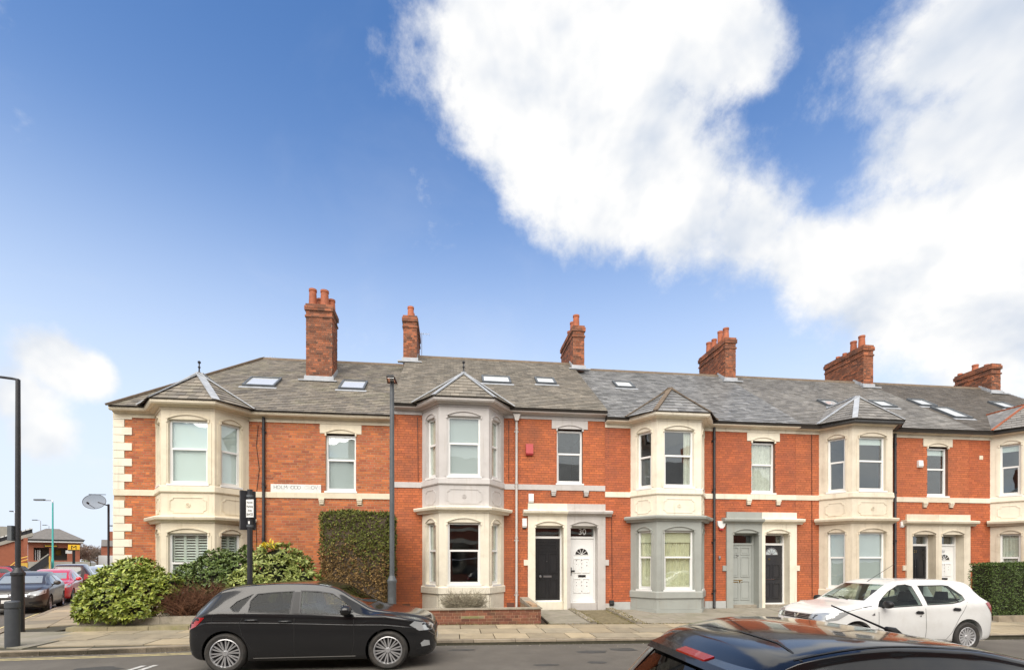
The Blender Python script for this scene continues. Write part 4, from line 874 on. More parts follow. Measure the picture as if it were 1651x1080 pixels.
# brick garden wall of the house numbered 30
gw = thing('garden_wall', 'low brown brick garden wall with flat coping in front of house 30', 'wall', (-.75, BACK_Y + .03, .15))
GW = 3.13; gh = .39
wl_ = link('wall_core', MB().box(0, GW - .06, .01, .2, -.2, gh).box(GW - .22, GW - .07, .2, 2.4, -.2, gh + .1), 'mortar_pale', gw)
bricks(wl_, Fr((0, .01, 0), (1, 0, 0), (0, -1, 0)), 0, GW, .0, gh, [(1.0, 1.62, .16, .225)], 'brick_garden', 200, seed=9); bricks(wl_, Fr((GW - .06, .01, 0), (0, 1, 0), (1, 0, 0)), 0, 2.35, 0, gh, [], 'brick_garden', 90, seed=10)
link('vent_slot', MB().box(1.02, 1.6, -.002, .05, .165, .22), 'mossy_stone', gw)
link('coping', MB().box(-.02, GW + .03, -.03, .23, gh, gh + .035), 'stone_weathered', gw)
link('coping', MB().hexa([(GW - .24, .232, gh), (GW + .03, .232, gh), (GW + .03, 2.4, gh), (GW - .24, 2.4, gh), (GW - .24, .232, gh + .036), (GW + .03, .232, gh + .036), (GW + .03, 2.4, gh + .15), (GW - .24, 2.4, gh + .15)]), 'stone_weathered', gw)
# ------------------------------------------------------------------ street furniture
def lamp(name, label, loc, h, m, head, base_m, rb=.095, rp=.055, hb=1.25):
    t = thing(name, label, 'street lamp', loc)
    link('base', MB().lathe([(rb * 1.15, -.2), (rb * 1.1, .0), (rb, .06), (rb, hb - .1), (rb * 1.15, hb - .07), (rb * 1.15, hb - .02), (rb, hb), (rp * 1.1, hb + .1)], 16), base_m, t, smooth=30)
    link('pole', MB().lathe([(rp, hb + .05), (rp, h * .6), (rp * .86, h)], 12), m, t, smooth=30)
    link('access_door', MB().box(-.05, .05, -rb - .006, -rb + .02, .25, .75), base_m, t)
    return t
a = at(632, 970, 12.75); g = pave_z(a.x, 12.75)
t = lamp('street_lamp', 'grey street lamp with flat lantern in front of the hedge', (a.x, 12.75, g), at(628, 616, 12.75).z - g, 'grey_iron', None, 'grey_iron', .105, .06, 1.2)
hp = at(628, 616, 12.75).z - g; hd = MB().hexa([(-.10, -.34, hp + .02), (.10, -.34, hp + .02), (.13, .12, hp + .0), (-.13, .12, hp + .0), (-.07, -.34, hp + .07), (.07, -.34, hp + .07), (.10, .12, hp + .10), (-.10, .12, hp + .10)])
ho = link('lantern', hd, 'black_iron', t); link('lens', MB().box(-.08, .08, -.3, -.02, hp - .004, hp + .012), 'lens_clear', ho); link('spigot', MB().tube([(0, .0, hp - .12), (0, .02, hp + .05)], .05, 10), 'grey_iron', ho)
a = on_ground(29, 1019, .14); t = lamp('street_lamp', 'tall black street lamp beside the bollard at the left edge', (a.x, a.y, .14), at(29, 612, a.y).z - .14, 'black_iron', None, 'black_iron', .118, .052, 1.42)
hp = at(29, 612, a.y).z - .14; ho = link('arm', MB().tube([(0, 0, hp - .1), (0, 0, hp), (-.12, .0, hp + .02), (-.9, 0, hp + .1)], .03, 8), 'black_iron', t, smooth=40); link('lantern', MB().box(-1.5, -.85, -.1, .1, hp + .06, hp + .15), 'black_iron', t)
link('sign_plate', MB().box(-.15, -.06, -.10, .10, 2.15, 2.5), 'grey_iron', t)
a = on_ground(20, 1040, .13); b_ = thing('bollard', 'dark grey round bollard on the corner pavement beside the black lamp', 'bollard', (a.x, a.y, .12))
link('post', MB().lathe([(.115, -.1), (.115, .73), (.1, .735), (.1, .76)], 20), 'bollard_grey', b_, smooth=30); link('cap', MB().lathe([(.118, .76), (.12, .78), (.12, .87), (.105, .895), (.02, .905)], 20), 'bollard_grey', b_, smooth=30)
# permit sign post
a = at(403, 938, 11.25); g = pave_z(a.x, 11.25); zt = at(403, 789, 11.25).z - g
t = thing('sign_post', 'black post with back of a boxed sign and small white permit parking plate', 'sign', (a.x, 11.25, g))
link('post', MB().lathe([(.055, -.2), (.055, zt)], 12), 'black_iron', t, smooth=30)
f2 = Fr((0, 0, 0), (.82, .57, 0), (.57, -.82, 0)); lo_ = zt - .86
bx_ = MB(); bx_.boxf(f2, -.17, .13, -.14, -.06, lo_, zt - .02); link('sign_box', bx_, 'black_iron', t)
for z in (zt - .14, lo_ + .08): link('clamp', MB().lathe([(.068, z - .025), (.068, z + .025)], 12), 'grey_iron', t); 
f3 = Fr((0, 0, 0), (.94, -.33, 0), (-.33, -.94, 0)); ps = link('permit_plate', MB().boxf(f3, -.035, .145, .06, .07, zt - .60, zt - .22), 'plate_white', t)
for i, s_ in enumerate(('Permit', 'Parking', 'Area', 'BW2S')): text_on('lettering', s_, .062 if i < 3 else .075, 'ink', ps, f3, .055, .0715, zt - .285 - i * .085, .82)
link('tag', MB().boxf(f3, .01, .05, .06, .066, zt - .74, zt - .68), 'white_plastic', t); link('cable_tie', MB().lathe([(.06, .86), (.06, .875)], 10).lathe([(.06, .62), (.06, .63)], 10), 'white_plastic', t)
# satellite dish on a pole
a = at(175, 880, 17.2); zt = at(175, 815, 17.2).z; t = thing('satellite_dish', 'grey mesh satellite dish on a thin black pole beside the corner house', 'satellite dish', (a.x, 17.2, .16))
zt -= .16; link('pole', MB().lathe([(.03, -.1), (.03, zt + .05)], 10), 'black_iron', t)
ds = MB(); n1, n2 = 6, 24; ax = Vector((-.25, -.97, .05)).normalized(); uu = ax.cross(Vector((0, 0, 1))).normalized(); vv = uu.cross(ax); c = Vector((-.26, -.12, zt + .10)); vs = []
for i in range(n1 + 1):
    for k in range(n2): r_ = i / n1; vs.append(c + uu * .42 * r_ * math.cos(k * math.tau / n2) + vv * .23 * r_ * math.sin(k * math.tau / n2) + ax * .09 * r_ * r_)
ds.add(vs, [(i * n2 + k, i * n2 + (k + 1) % n2, (i + 1) * n2 + (k + 1) % n2, (i + 1) * n2 + k) for i in range(n1) for k in range(n2)])
dob = link('dish', ds, 'dish_mesh', t, smooth=60); link('rim', MB().tube([vs[n1 * n2 + k % n2] for k in range(n2 + 1)], .008, 5), 'grey_iron', t)
link('feed_arm', MB().tube([c - vv * .2 + ax * .06, c + ax * .30 - vv * .10], .008, 6).tube([c + ax * .26 - vv * .10, c + ax * .32 - vv * .06], .028, 8).tube([c + vv * .23 - uu * .3, c + vv * .25 + uu * .3], .010, 6).tube([(0, 0, zt), c - ax * .03], .02, 6), 'black_iron', t)
# ------------------------------------------------------------------ station and far things down the side street
def P3(px, py, d):          # place at camera depth d along a pixel's direction
    q = (px - CX) / F_PX; return Vector((d * (sY + q * cY), d * (cY - q * sY), CAM_H + (YH - py) * d / F_PX))
d0 = 62.0; k = d0 / F_PX
st0 = P3(45, 905, d0); rx = Vector((cY, -sY, 0)); bkv = Vector((sY, cY, 0))
t = thing('station_building', 'brown brick station building with grey hipped roof behind the parked cars', 'building', (st0.x, st0.y, .0), -YAW + R(42.6))
zz = lambda py: CAM_H + (YH - py) * k
wd = (131 - 45) * k * .736
fp = Fr((0, 0, 0), (1, 0, 0), (0, -1, 0)); px_ = lambda x: (x - 45) * k * .736
hol = [(px_(54), px_(79), zz(903), zz(882)), (px_(86), px_(109), zz(903), zz(882))]
mbw = MB()
for (a, b, c, d) in cells(0, wd, -.5, zz(873.5), hol): mbw.box(a, b, 0, .4, c, d)
mbw.box(0, .4, .4, 14, -.5, zz(873.5)).box(wd - .4, wd, .4, 14, -.5, zz(873.5))
sw = link('wall', mbw, 'brick_far', t); link('hall', MB().box(.4, wd - .4, 3.0, 3.2, -.5, zz(874)), 'concrete_far', t); link('fascia', MB().box(-.6, wd + .3, -.8, 12, zz(873.5), zz(870.8)), 'white_far', t); link('gutter', MB().box(-.7, wd + .4, -.9, 12, zz(870.8), zz(868.8)), 'black_iron', t)
A = [(-.8, -1, zz(868.8)), (wd + .5, -1, zz(868.8)), (wd + .5, 13, zz(868.8)), (-.8, 13, zz(868.8)), (px_(73), 5, zz(847.5)), (px_(96), 5, zz(847.5))]
link('roof', MB().add(A, [(0, 1, 5, 4), (1, 2, 5), (2, 3, 4, 5), (3, 0, 4)]), 'felt_roof', t)
bb = link('name_board', MB().box(px_(70.5), px_(93), -.12, -.02, zz(881), zz(877.5)), 'black_iron', t); link('board_light', MB().box(px_(72), px_(92), -.14, -.121, zz(880), zz(878.5)), 'sign_yellow', bb)
for x in (56, 60, 63): link('gate_post', MB().box(px_(x), px_(x + 1.4), .5, .7, zz(905), zz(886)), 'white_far', t)
link('poster', MB().box(px_(89), px_(99), 2.9, 2.99, zz(894), zz(885)), 'yellow_rail', t)
link('plinth', MB().box(-4, wd + 1, -.3, 0 - .01, -.5, zz(905)), 'concrete_far', t)
# M sign
m0 = P3(119, 905, 55); t = thing('station_sign', 'yellow square station sign with a black letter on a dark post', 'sign', (m0.x, m0.y, 0), -YAW + R(41)); k2 = 55 / F_PX; z2 = lambda py: CAM_H + (YH - py) * k2
link('post', MB().box(-.12, .12, -.05, .1, -.2, z2(886)), 'rubber_trim', t); sb = link('panel', MB().box(-.48, .50, -.14, .14, z2(886), z2(877.8)), 'sign_yellow', t); text_on('letter', 'M', .62, 'ink', sb, FRONT, 0, .15, z2(882.5), 1.1); link('notice', MB().box(-.68, -.15, -.1, -.05, z2(892), z2(887)), 'white_far', t); link('base_band', MB().box(-.45, .48, -.15, .15, z2(887.2), z2(886) - .002), 'rubber_trim', t)
# ramp with railings
r0 = P3(0, 905, 48); t = thing('station_ramp', 'brick ramp wall with sloping concrete top and black railings left of the station', 'ramp', (r0.x, r0.y, 0), -YAW + R(45)); k3 = 48 / F_PX; zz3 = lambda py: CAM_H + (YH - py) * k3; xx = lambda px: px * k3 * .71
def wedge(x0, z0, x1, z1, th, y0, y1): return MB().hexa([(xx(x0), y0, zz3(z0) - th), (xx(x1), y0, zz3(z1) - th), (xx(x1), y1, zz3(z1) - th), (xx(x0), y1, zz3(z0) - th), (xx(x0), y0, zz3(z0)), (xx(x1), y0, zz3(z1)), (xx(x1), y1, zz3(z1)), (xx(x0), y1, zz3(z0))])
link('wall', MB().hexa([(xx(-60), 0, -.5), (xx(44), 0, -.5), (xx(44), 3, -.5), (xx(-60), 3, -.5), (xx(-60), 0, zz3(895)), (xx(44), 0, zz3(860)), (xx(44), 3, zz3(860)), (xx(-60), 3, zz3(895))]), 'brick_far', t)
link('concrete_band', wedge(-60, 892, 54, 856.5, .34, -.15, 3.1), 'concrete_far', t)
rl = MB()
for py0, py1 in ((868, 850), (880, 862)): rl.beam((xx(-60), -.1, zz3(py0 + 17)), (xx(53), -.1, zz3(py1 - .5)), .08, .1)
link('railing', rl, 'white_far', t); link('railing_panel', wedge(-60, 886, 53, 849, .55, -.08, -.04), 'black_iron', t)
for px in range(-50, 54, 7): link('post', MB().box(xx(px), xx(px) + .06, -.14, -.08, zz3(890 - (px + 60) * .31), zz3(883 - (px + 60) * .31)), 'rubber_trim', t)
link('pier', MB().box(xx(38), xx(45), -.3, .2, -.5, zz3(866)), 'brick_far', t)
for dy in (0, 5): link('handrail', MB().tube([(xx(10), -.6, zz3(917 + dy)), (xx(32), -.6, zz3(900 + dy)), (xx(45), -.6, zz3(896.5 + dy))], .05, 6), 'yellow_rail', t)
t2 = thing('stair_railing', 'black sloping stair railing in front of the station entrance', 'railing', (r0.x + 1.2, r0.y - 1.6, 0), -YAW + R(43))
link('rail_panel', wedge(45, 918, 80, 894, .9, -.1, .0), 'black_iron', t2); link('rail_cap', MB().beam((xx(45), -.05, zz3(916)), (xx(80), -.05, zz3(892.5)), .12, .1), 'concrete_far', t2); link('stair_wall', wedge(46, 926, 82, 903, 1.4, .1, 2), 'concrete_far', t2)
link('bollard', MB().box(xx(80.5), xx(83), -.3, -.1, -.2, zz3(896)), 'yellow_rail', t2); link('landing', MB().box(xx(30), xx(45), .1, 3, -.3, zz3(907)), 'yellow_rail', t2)
# lamps far away
def far_lamp(px, py_top, d, arm, m_lo, label):
    b0 = P3(px, 905, d); t = thing('street_lamp', label, 'street lamp', (b0.x, b0.y, 0), -YAW); kk = d / F_PX; h = CAM_H + (YH - py_top) * kk
    link('pole', MB().lathe([(.11, -.2), (.11, h * .25), (.085, h * .26), (.06, h * .97)], 10), m_lo, t, smooth=30)
    link('arm', MB().tube([(0, 0, h * .96), (0, 0, h - .1), (-.12, 0, h), (arm * kk * .6, 0, h + .02)], .05, 8), 'steel', t); link('lantern', MB().box(arm * kk, arm * kk * .45, -.14, .14, h - .02, h + .14), 'grey_iron', t)
far_lamp(85, 806.5, 50, -29, 'teal', 'tall teal street lamp in front of the station'); far_lamp(65.5, 838.5, 95, -13, 'steel', 'far grey street lamp rising behind the station roof, nearer of two'); far_lamp(79, 846.5, 120, -10, 'steel', 'small far street lamp just above the station roof'); far_lamp(184, 848, 70, -6, 'steel', 'far street lamp beside the pole of the satellite dish')
far_lamp(24.2, 824.5, 75, -8, 'steel', 'far street lamp almost hidden behind the black lamp post')
# far houses down the street
for i, (px0, px1, pyt, pyr, d) in enumerate(((163, 215, 880, 868, 75), (-60, 14, 868, 846, 90))):
    b0 = P3(px0, 905, d); kk = d / F_PX; wd = (px1 - px0) * kk * (.76 if i == 0 else .7); zt_, zr = CAM_H + (YH - pyt) * kk, CAM_H + (YH - pyr) * kk
    t = thing(('brick_house', 'concrete_building')[i], ('far brick terrace end with white ground floor behind the laurel', 'far concrete block behind the ramp railings')[i], 'house', (b0.x, b0.y, 0), -YAW + R(39 if i == 0 else 46))
    link('wall', MB().box(0, wd, 0, 8, -.5, zt_), 'brick_far' if i == 0 else 'concrete_far', t)
    link('roof', MB().add([(0, -.2, zt_), (wd, -.2, zt_), (wd, 8.2, zt_), (0, 8.2, zt_), (0, 4, zr), (wd, 4, zr)], [(0, 1, 5, 4), (2, 3, 4, 5), (1, 2, 5), (3, 0, 4)]) if i == 0 else MB().box(-.2, wd + .2, -.2, 8.2, zt_, zr), 'felt_roof' if i == 0 else 'concrete_far', t)
    if i == 0: link('ground_floor', MB().box(-.3, wd * .4, -.5, -.02, -.3, CAM_H + 10 * kk), 'white_far', t); link('chimney', MB().box(.9, 1.8, 3.5, 4.5, zt_, zr + 1.3), 'brick_far', t)
    else:
        for k_ in range(3): link('window', MB().box(wd - 1.2 - k_ * 1.8, wd - .4 - k_ * 1.8, -.03, .05, zt_ - 1.6, zt_ - .5), 'lens_dark', t)
# ------------------------------------------------------------------ plants
def leaf_pts(c, d, up, L, w_, fold=.25, droop=.15):
    d = d.normalized(); sdv = d.cross(up)
    if sdv.length < 1e-3: sdv = d.orthogonal()
    sdv.normalize(); n = sdv.cross(d)
    return [c, c + d * L * .30 + sdv * w_ * .46 + n * fold * w_ * .5, c + d * L * .68 + sdv * w_ * .42 + n * (fold * w_ * .4 - droop * L * .35), c + d * L - n * droop * L, c + d * L * .68 - sdv * w_ * .42 + n * (fold * w_ * .4 - droop * L * .35), c + d * L * .30 - sdv * w_ * .46 + n * fold * w_ * .5, c + d * L * .5 - n * droop * L * .2]
LF = [(0, 1, 2, 6), (6, 2, 3), (6, 3, 4), (0, 6, 4, 5)]
def rdir(r): 
    while True:
        v = Vector((r.uniform(-1, 1), r.uniform(-1, 1), r.uniform(-1, 1)))
        if .05 < v.length < 1: return v.normalized()
def leafy(parent, lobes, n, L, w_, m, seed, n_ind=0, whorl=6, out=.75, name='leaf', spread=.14, front=(0, -1, .5), gap=0.0, zmin=-1e9):
    r = random.Random(seed); tot = sum(a[3] * a[4] + a[4] * a[5] + a[3] * a[5] for a in lobes); mb = MB(); pcs = []
    for (x, y, z, rx, ry, rz) in lobes:
        k = int(n * (rx * ry + ry * rz + rx * rz) / tot / whorl)
        for _ in range(k):
            v = rdir(r); t = 1 - abs(r.gauss(0, spread)); c = Vector((x + v.x * rx * t, y + v.y * ry * t, z + v.z * rz * t))
            if c.z < zmin: continue
            if any(((c.x - q[0]) / q[3]) ** 2 + ((c.y - q[1]) / q[4]) ** 2 + ((c.z - q[2]) / q[5]) ** 2 < .55 for q in lobes): continue
            nn = Vector((v.x / rx, v.y / ry, v.z / rz)).normalized(); ax = (nn * out + Vector((0, 0, .55)) + rdir(r) * .5).normalized(); a0 = r.random() * 6.28; o1 = ax.orthogonal().normalized(); o2 = ax.cross(o1)
            for i in range(whorl):
                a = a0 + i * 6.283 / whorl + r.uniform(-.3, .3); sp = r.uniform(.3, 1.1); d = (ax * r.uniform(.3, .9) + (o1 * math.cos(a) + o2 * math.sin(a)) * sp + Vector((0, 0, -.25)) + rdir(r) * .3).normalized()
                ll = L * r.uniform(.65, 1.2); pcs.append((leaf_pts(c, d, ax, ll, w_ * r.uniform(.8, 1.2)), r.random() * .98 + .01))
    f = Vector(front); pcs.sort(key=lambda p: -p[0][0].dot(f) + r.random() * .5)
    for i, (p, c) in enumerate(pcs):
        if i < n_ind: o = link(name, MB().add([q - p[0] for q in p], LF), m, parent, fix=False); o.location = p[0]
        else: mb.add(p, LF, c)
    return tag(link('foliage', mb, m, parent, fix=False), kind='stuff')
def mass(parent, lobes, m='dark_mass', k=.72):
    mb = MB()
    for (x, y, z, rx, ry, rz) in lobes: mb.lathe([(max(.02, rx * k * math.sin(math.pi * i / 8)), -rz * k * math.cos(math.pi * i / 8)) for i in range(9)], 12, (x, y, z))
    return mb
def stems(parent, base, tips, r0, m='bark'):
    mb = MB()
    for t in tips:
        b = Vector(base) + Vector((random.uniform(-.15, .15), random.uniform(-.1, .1), -.1)); t = Vector(t); mdl = b.lerp(t, .5) + Vector((random.uniform(-.1, .1), random.uniform(-.1, .1), .05)); mb.tube([b, mdl, t], [r0, r0 * .7, r0 * .3], 6)
    return link('stem', mb, m, parent)
# spotted laurel at the corner
c = at(208, 960, 13.55)
t = thing('laurel_bush', 'big glossy yellow-green laurel bush spilling over the corner pavement', 'bush', (c.x, 13.55, .2))
LB = [(0, 0, .95, .82, .75, .62), (-.55, -.05, .68, .50, .55, .52), (.60, -.1, .82, .55, .55, .52), (-.10, -.35, .58, .7, .5, .45), (.35, -.38, .48, .5, .42, .36), (.12, .1, 1.32, .58, .5, .36), (-.72, -.2, .45, .33, .4, .36), (.92, -.05, 1.0, .30, .35, .30)]
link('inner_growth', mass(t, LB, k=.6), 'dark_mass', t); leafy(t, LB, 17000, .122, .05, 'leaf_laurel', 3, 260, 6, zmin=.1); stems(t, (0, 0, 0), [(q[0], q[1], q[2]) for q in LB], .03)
# darker evergreen beside the bay
c = at(347, 930, 14.2)
t = thing('evergreen_shrub', 'dark green small-leaved evergreen shrub below the cream bay windows', 'bush', (c.x, 14.2, .25))
LB = [(0, 0, 1.05, .78, .5, .68), (-.6, 0, 1.0, .45, .45, .55), (.55, 0, 1.15, .55, .45, .6), (.1, 0, 1.55, .5, .36, .34), (.75, .1, 1.7, .2, .18, .3)]
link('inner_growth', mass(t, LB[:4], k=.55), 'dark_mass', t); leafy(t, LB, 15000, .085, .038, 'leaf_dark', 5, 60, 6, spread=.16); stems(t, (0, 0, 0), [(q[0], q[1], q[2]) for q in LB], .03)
# pale rhododendron-like shrub
c = at(445, 930, 13.75)
t = thing('rhododendron_bush', 'pale green broad-leaved shrub with a yellow top between post and hedge', 'bush', (c.x, 13.75, .2))
LB = [(0, 0, 1.25, .80, .6, .6), (-.65, -.05, .95, .5, .5, .5), (.66, 0, 1.02, .54, .5, .6), (.05, 0, 1.72, .58, .42, .36), (.5, .05, 1.5, .4, .35, .3), (.3, -.25, .8, .6, .4, .5), (-.2, -.3, .7, .6, .4, .45), (-.95, -.1, .55, .35, .4, .36)]
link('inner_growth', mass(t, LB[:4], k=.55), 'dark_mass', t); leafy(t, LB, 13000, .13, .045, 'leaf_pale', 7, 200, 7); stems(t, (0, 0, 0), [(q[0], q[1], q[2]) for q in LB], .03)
yl_ = MB(); r = random.Random(4)
for i in range(60): p = Vector((-.1 + r.gauss(0, .12), -.28 + r.gauss(0, .1), 1.98 + r.gauss(0, .045))); yl_.add(leaf_pts(p, rdir(r) + Vector((0, -.3, .4)), Vector((0, 0, 1)), .13, .05), LF, r.random())
tag(link('yellow_leaves', yl_, 'leaf_yellow', t, fix=False), kind='stuff')
# bare brown twiggy bush
def twiggy(t, n, rx, ry, h, m, seed, r0=.008, lean=.5, sub=4, curl=.3):
    r = random.Random(seed); mb = MB()
    for i in range(n):
        b = Vector((r.uniform(-.35, .35) * rx, r.uniform(-.35, .35) * ry, 0)); d = Vector((r.uniform(-1, 1) * rx, r.uniform(-1, 1) * ry, h * r.uniform(.5, 1)));
        p1 = b + d * .5 + rdir(r) * .06; p2 = b + d + Vector((d.x * curl, d.y * curl, -h * .12 * r.random())); c = r.random() * .98 + .01
        mb.tube([b, p1, p2], [r0, r0 * .7, r0 * .25], 3, cap=False, c=c)
        for k in range(sub): a = p1.lerp(p2, r.random()); mb.tube([a, a + (d.normalized() * .5 + rdir(r)) * r.uniform(.08, .22) * h], [r0 * .5, r0 * .2], 3, cap=False, c=c)
    return tag(link('twigs', mb, m, t, fix=False), kind='stuff')
c = at(312, 960, 13.5); t = thing('twiggy_bush', 'bare reddish-brown twiggy bush between laurel and black hatchback', 'bush', (c.x, 13.5, .2)); twiggy(t, 560, .95, .4, 1.12, 'twig', 3, .007, sub=7)
# clipped conifer block, brown below and green on top
def hedge_block(t, x0, x1, y0, y1, h, taper, n, mats, seed, L=.1, split=None, inset=.05, wv=.05):
    r = random.Random(seed); mbs = {m: MB() for m in mats}; cx_ = (x0 + x1) / 2; yc = (y0 + y1) / 2
    core = MB().hexa([(cx_ + (x0 - cx_) * taper + inset, y0 + inset * 1.4, 0), (cx_ + (x1 - cx_) * taper - inset, y0 + inset * 1.4, 0), (cx_ + (x1 - cx_) * taper - inset, y1 - inset, 0), (cx_ + (x0 - cx_) * taper + inset, y1 - inset, 0), (x0 + inset, y0 + inset, h - inset), (x1 - inset, y0 + inset, h - inset), (x1 - inset, y1 - inset, h - inset), (x0 + inset, y1 - inset, h - inset)])
    link('inner_growth', core, 'dark_mass' if len(mats) == 1 else 'bark', t)
    A = ((x1 - x0) * h, (y1 - y0) * h, (x1 - x0) * (y1 - y0)); S_ = A[0] + 2 * A[1] + A[2]
    for i in range(n):
        q = r.random() * S_; f = lambda z: taper + (1 - taper) * min(1, z / h * 1.6)
        if q < A[0]: z = r.random() * h; x = cx_ + (r.uniform(x0, x1) - cx_) * f(z); y = y0; nn = Vector((0, -1, 0))
        elif q < A[0] + 2 * A[1]:
            sg = 1 if r.random() < .6 else -1; z = r.random() * h; x = cx_ + ((x1 if sg > 0 else x0) - cx_) * f(z); y = r.uniform(y0, y1); nn = Vector((sg, 0, 0))
        else: z = h; x = r.uniform(x0, x1); y = r.uniform(y0, y1); nn = Vector((0, 0, 1))
        wob = wv * (math.sin(x * 5 + z * 3) + math.sin(z * 7 - x * 2)); p = Vector((x, y, z)) + nn * (wob * .5 - abs(r.gauss(0, .05)))
        d = (nn * .8 + rdir(r) * .8 + Vector((0, 0, .35))).normalized()
        m = mats[0] if len(mats) == 1 else (mats[0] if (z / h + r.gauss(0, .10) + .08 * math.sin(x * 3) + (.25 if nn.x > 0 and r.random() < .5 else 0)) > split else mats[1])
        mbs[m].add(leaf_pts(p, d, nn, L * r.uniform(.6, 1.3), L * .4), LF, r.random() * .98 + .01)
    for m in mats: tag(link('foliage', mbs[m], m, t, fix=False), kind='stuff')
a, b = at(516, 825, 13.45), at(627, 825, 13.45)
t = thing('conifer_hedge', 'tall clipped conifer hedge, brown and dying below, green on top', 'hedge', ((a.x + b.x) / 2, 13.45, .2)); hw = (b.x - a.x) / 2
hedge_block(t, -hw, hw, 0, 1.75, a.z - .2, .80, 17000, ['conifer_green', 'conifer_brown'], 5, .085, .63)
stems(t, (.4, .3, 0), [(.2, .1, 1.4), (.55, .1, 1.3), (.75, .2, 1.2), (.35, -.02, 1.6), (.6, .02, .9)], .03)
# green hedge at the right edge
a, b = at(1600, 908, 13.15), at(1740, 908, 13.15)
t = thing('privet_hedge', 'clipped green hedge on the forecourt at the right edge', 'hedge', (a.x, 13.15, .15)); hedge_block(t, 0, b.x - a.x + 1.0, 0, .7, a.z - .15, 1, 14000, ['hedge_green'], 8, .06, inset=.06, wv=.03)
tw = thing('low_kerb_wall', 'low stone edging below the green hedge at the right edge', 'wall', (a.x, 13.08, .05)); 
for i in range(5): link('stone', MB().box(i * 1.0 + .005, i * 1.0 + .99, -.1, .06, -.1, .12), 'kerb_stone', tw)
# lavender behind the garden wall
c = at(748, 975, 13.55); t = thing('lavender_bush', 'dry grey lavender bush growing behind the brick garden wall', 'bush', (c.x, 13.5, .22)); twiggy(t, 520, .50, .25, .78, 'lavender', 6, .009, sub=8, curl=.1)
# bare trees beyond the station
def bare_tree(px, py_top, d, wpx, seed, label):
    b0 = P3(px, 905, d); k_ = d / F_PX; h = CAM_H + (YH - py_top) * k_; rw = wpx * k_ / 2; r = random.Random(seed)
    t = thing('bare_tree', label, 'tree', (b0.x, b0.y, 0)); link('trunk', MB().tube([(0, 0, -.3), (.1, 0, h * .2), (0, .1, h * .42)], [.3, .24, .16], 8), 'bark', t); mb = MB()
    def grow_(p, d_, L, rad, lv):
        e = p + d_ * L; mb.tube([p, p.lerp(e, .5) + rdir(r) * L * .06, e], [rad, rad * .8, rad * .55], 3, cap=False, c=r.random() * .98 + .01)
        if lv == 0: return
        for _ in range(4 if lv > 1 else 5):
            q = p.lerp(e, r.uniform(.45, 1)); nd = (d_ + rdir(r) * .85 + Vector((0, 0, .12))).normalized(); nd.x *= 1.0; grow_(q, nd, L * r.uniform(.55, .75), rad * .6, lv - 1)
    for i in range(14):
        a = i * .9; grow_(Vector((0, 0, h * r.uniform(.25, .42))), Vector((math.cos(a) * .9, math.sin(a) * .9, r.uniform(.3, 1.3))).normalized(), min(rw, h * .5) * .62, .10, 4)
    tag(link('crown', mb, 'twig_grey', t, fix=False), kind='stuff')
bare_tree(122, 862, 78, 42, 3, 'bare brown tree right behind the station roof'); bare_tree(143, 866, 88, 40, 4, 'tallest bare brown tree in the gap between station and corner house'); bare_tree(157, 876, 105, 40, 9, 'lowest bare tree farthest down the side street')
b0 = P3(136, 905, 66); t = thing('small_evergreen', 'small bright green shrub at the foot of the bare trees', 'bush', (b0.x, b0.y, .6)); leafy(t, [(0, 0, .9, .55, .5, .5), (.3, 0, .6, .5, .4, .4)], 400, .2, .09, 'leaf_laurel', 2)
# ------------------------------------------------------------------ cars
def pchip(pts):
    xs = [p[0] for p in pts]; ys = [p[1] for p in pts]; n = len(xs); h = [xs[i + 1] - xs[i] for i in range(n - 1)]; dl = [(ys[i + 1] - ys[i]) / h[i] for i in range(n - 1)]; m = [0.0] * n
    m[0], m[-1] = dl[0], dl[-1]
    for i in range(1, n - 1):
        if dl[i - 1] * dl[i] > 0: w1, w2 = 2 * h[i] + h[i - 1], h[i] + 2 * h[i - 1]; m[i] = (w1 + w2) / (w1 / dl[i - 1] + w2 / dl[i])
    def f(x):
        x = max(xs[0], min(xs[-1], x)); i = 0
        while i < n - 2 and x > xs[i + 1]: i += 1
        t = (x - xs[i]) / h[i]; a, b = ys[i], ys[i + 1]
        return a * (1 + 2 * t) * (1 - t) ** 2 + m[i] * h[i] * t * (1 - t) ** 2 + b * t * t * (3 - 2 * t) + m[i + 1] * h[i] * t * t * (t - 1)
    return f
def crom(P, sub=4):
    out = []
    for i in range(len(P) - 1):
        p0, p1, p2, p3 = P[max(i - 1, 0)], P[i], P[i + 1], P[min(i + 2, len(P) - 1)]
        for k in range(sub):
            t = k / sub; out.append(tuple(.5 * (2 * p1[j] + (p2[j] - p0[j]) * t + (2 * p0[j] - 5 * p1[j] + 4 * p2[j] - p3[j]) * t * t + (3 * p1[j] - p0[j] - 3 * p2[j] + p3[j]) * t ** 3) for j in (0, 1)))
    return out + [tuple(P[-1])]
def evalm(me, mods):
    o = bpy.data.objects.new('tmp', me); COL.objects.link(o)
    for cutter in mods:
        md = o.modifiers.new('b', 'BOOLEAN'); md.operation = 'DIFFERENCE'; md.object = cutter; md.solver = 'EXACT'; md.use_hole_tolerant = False
    dg = bpy.context.evaluated_depsgraph_get(); dg.update(); r = bpy.data.meshes.new_from_object(o.evaluated_get(dg)); bpy.data.objects.remove(o); return r
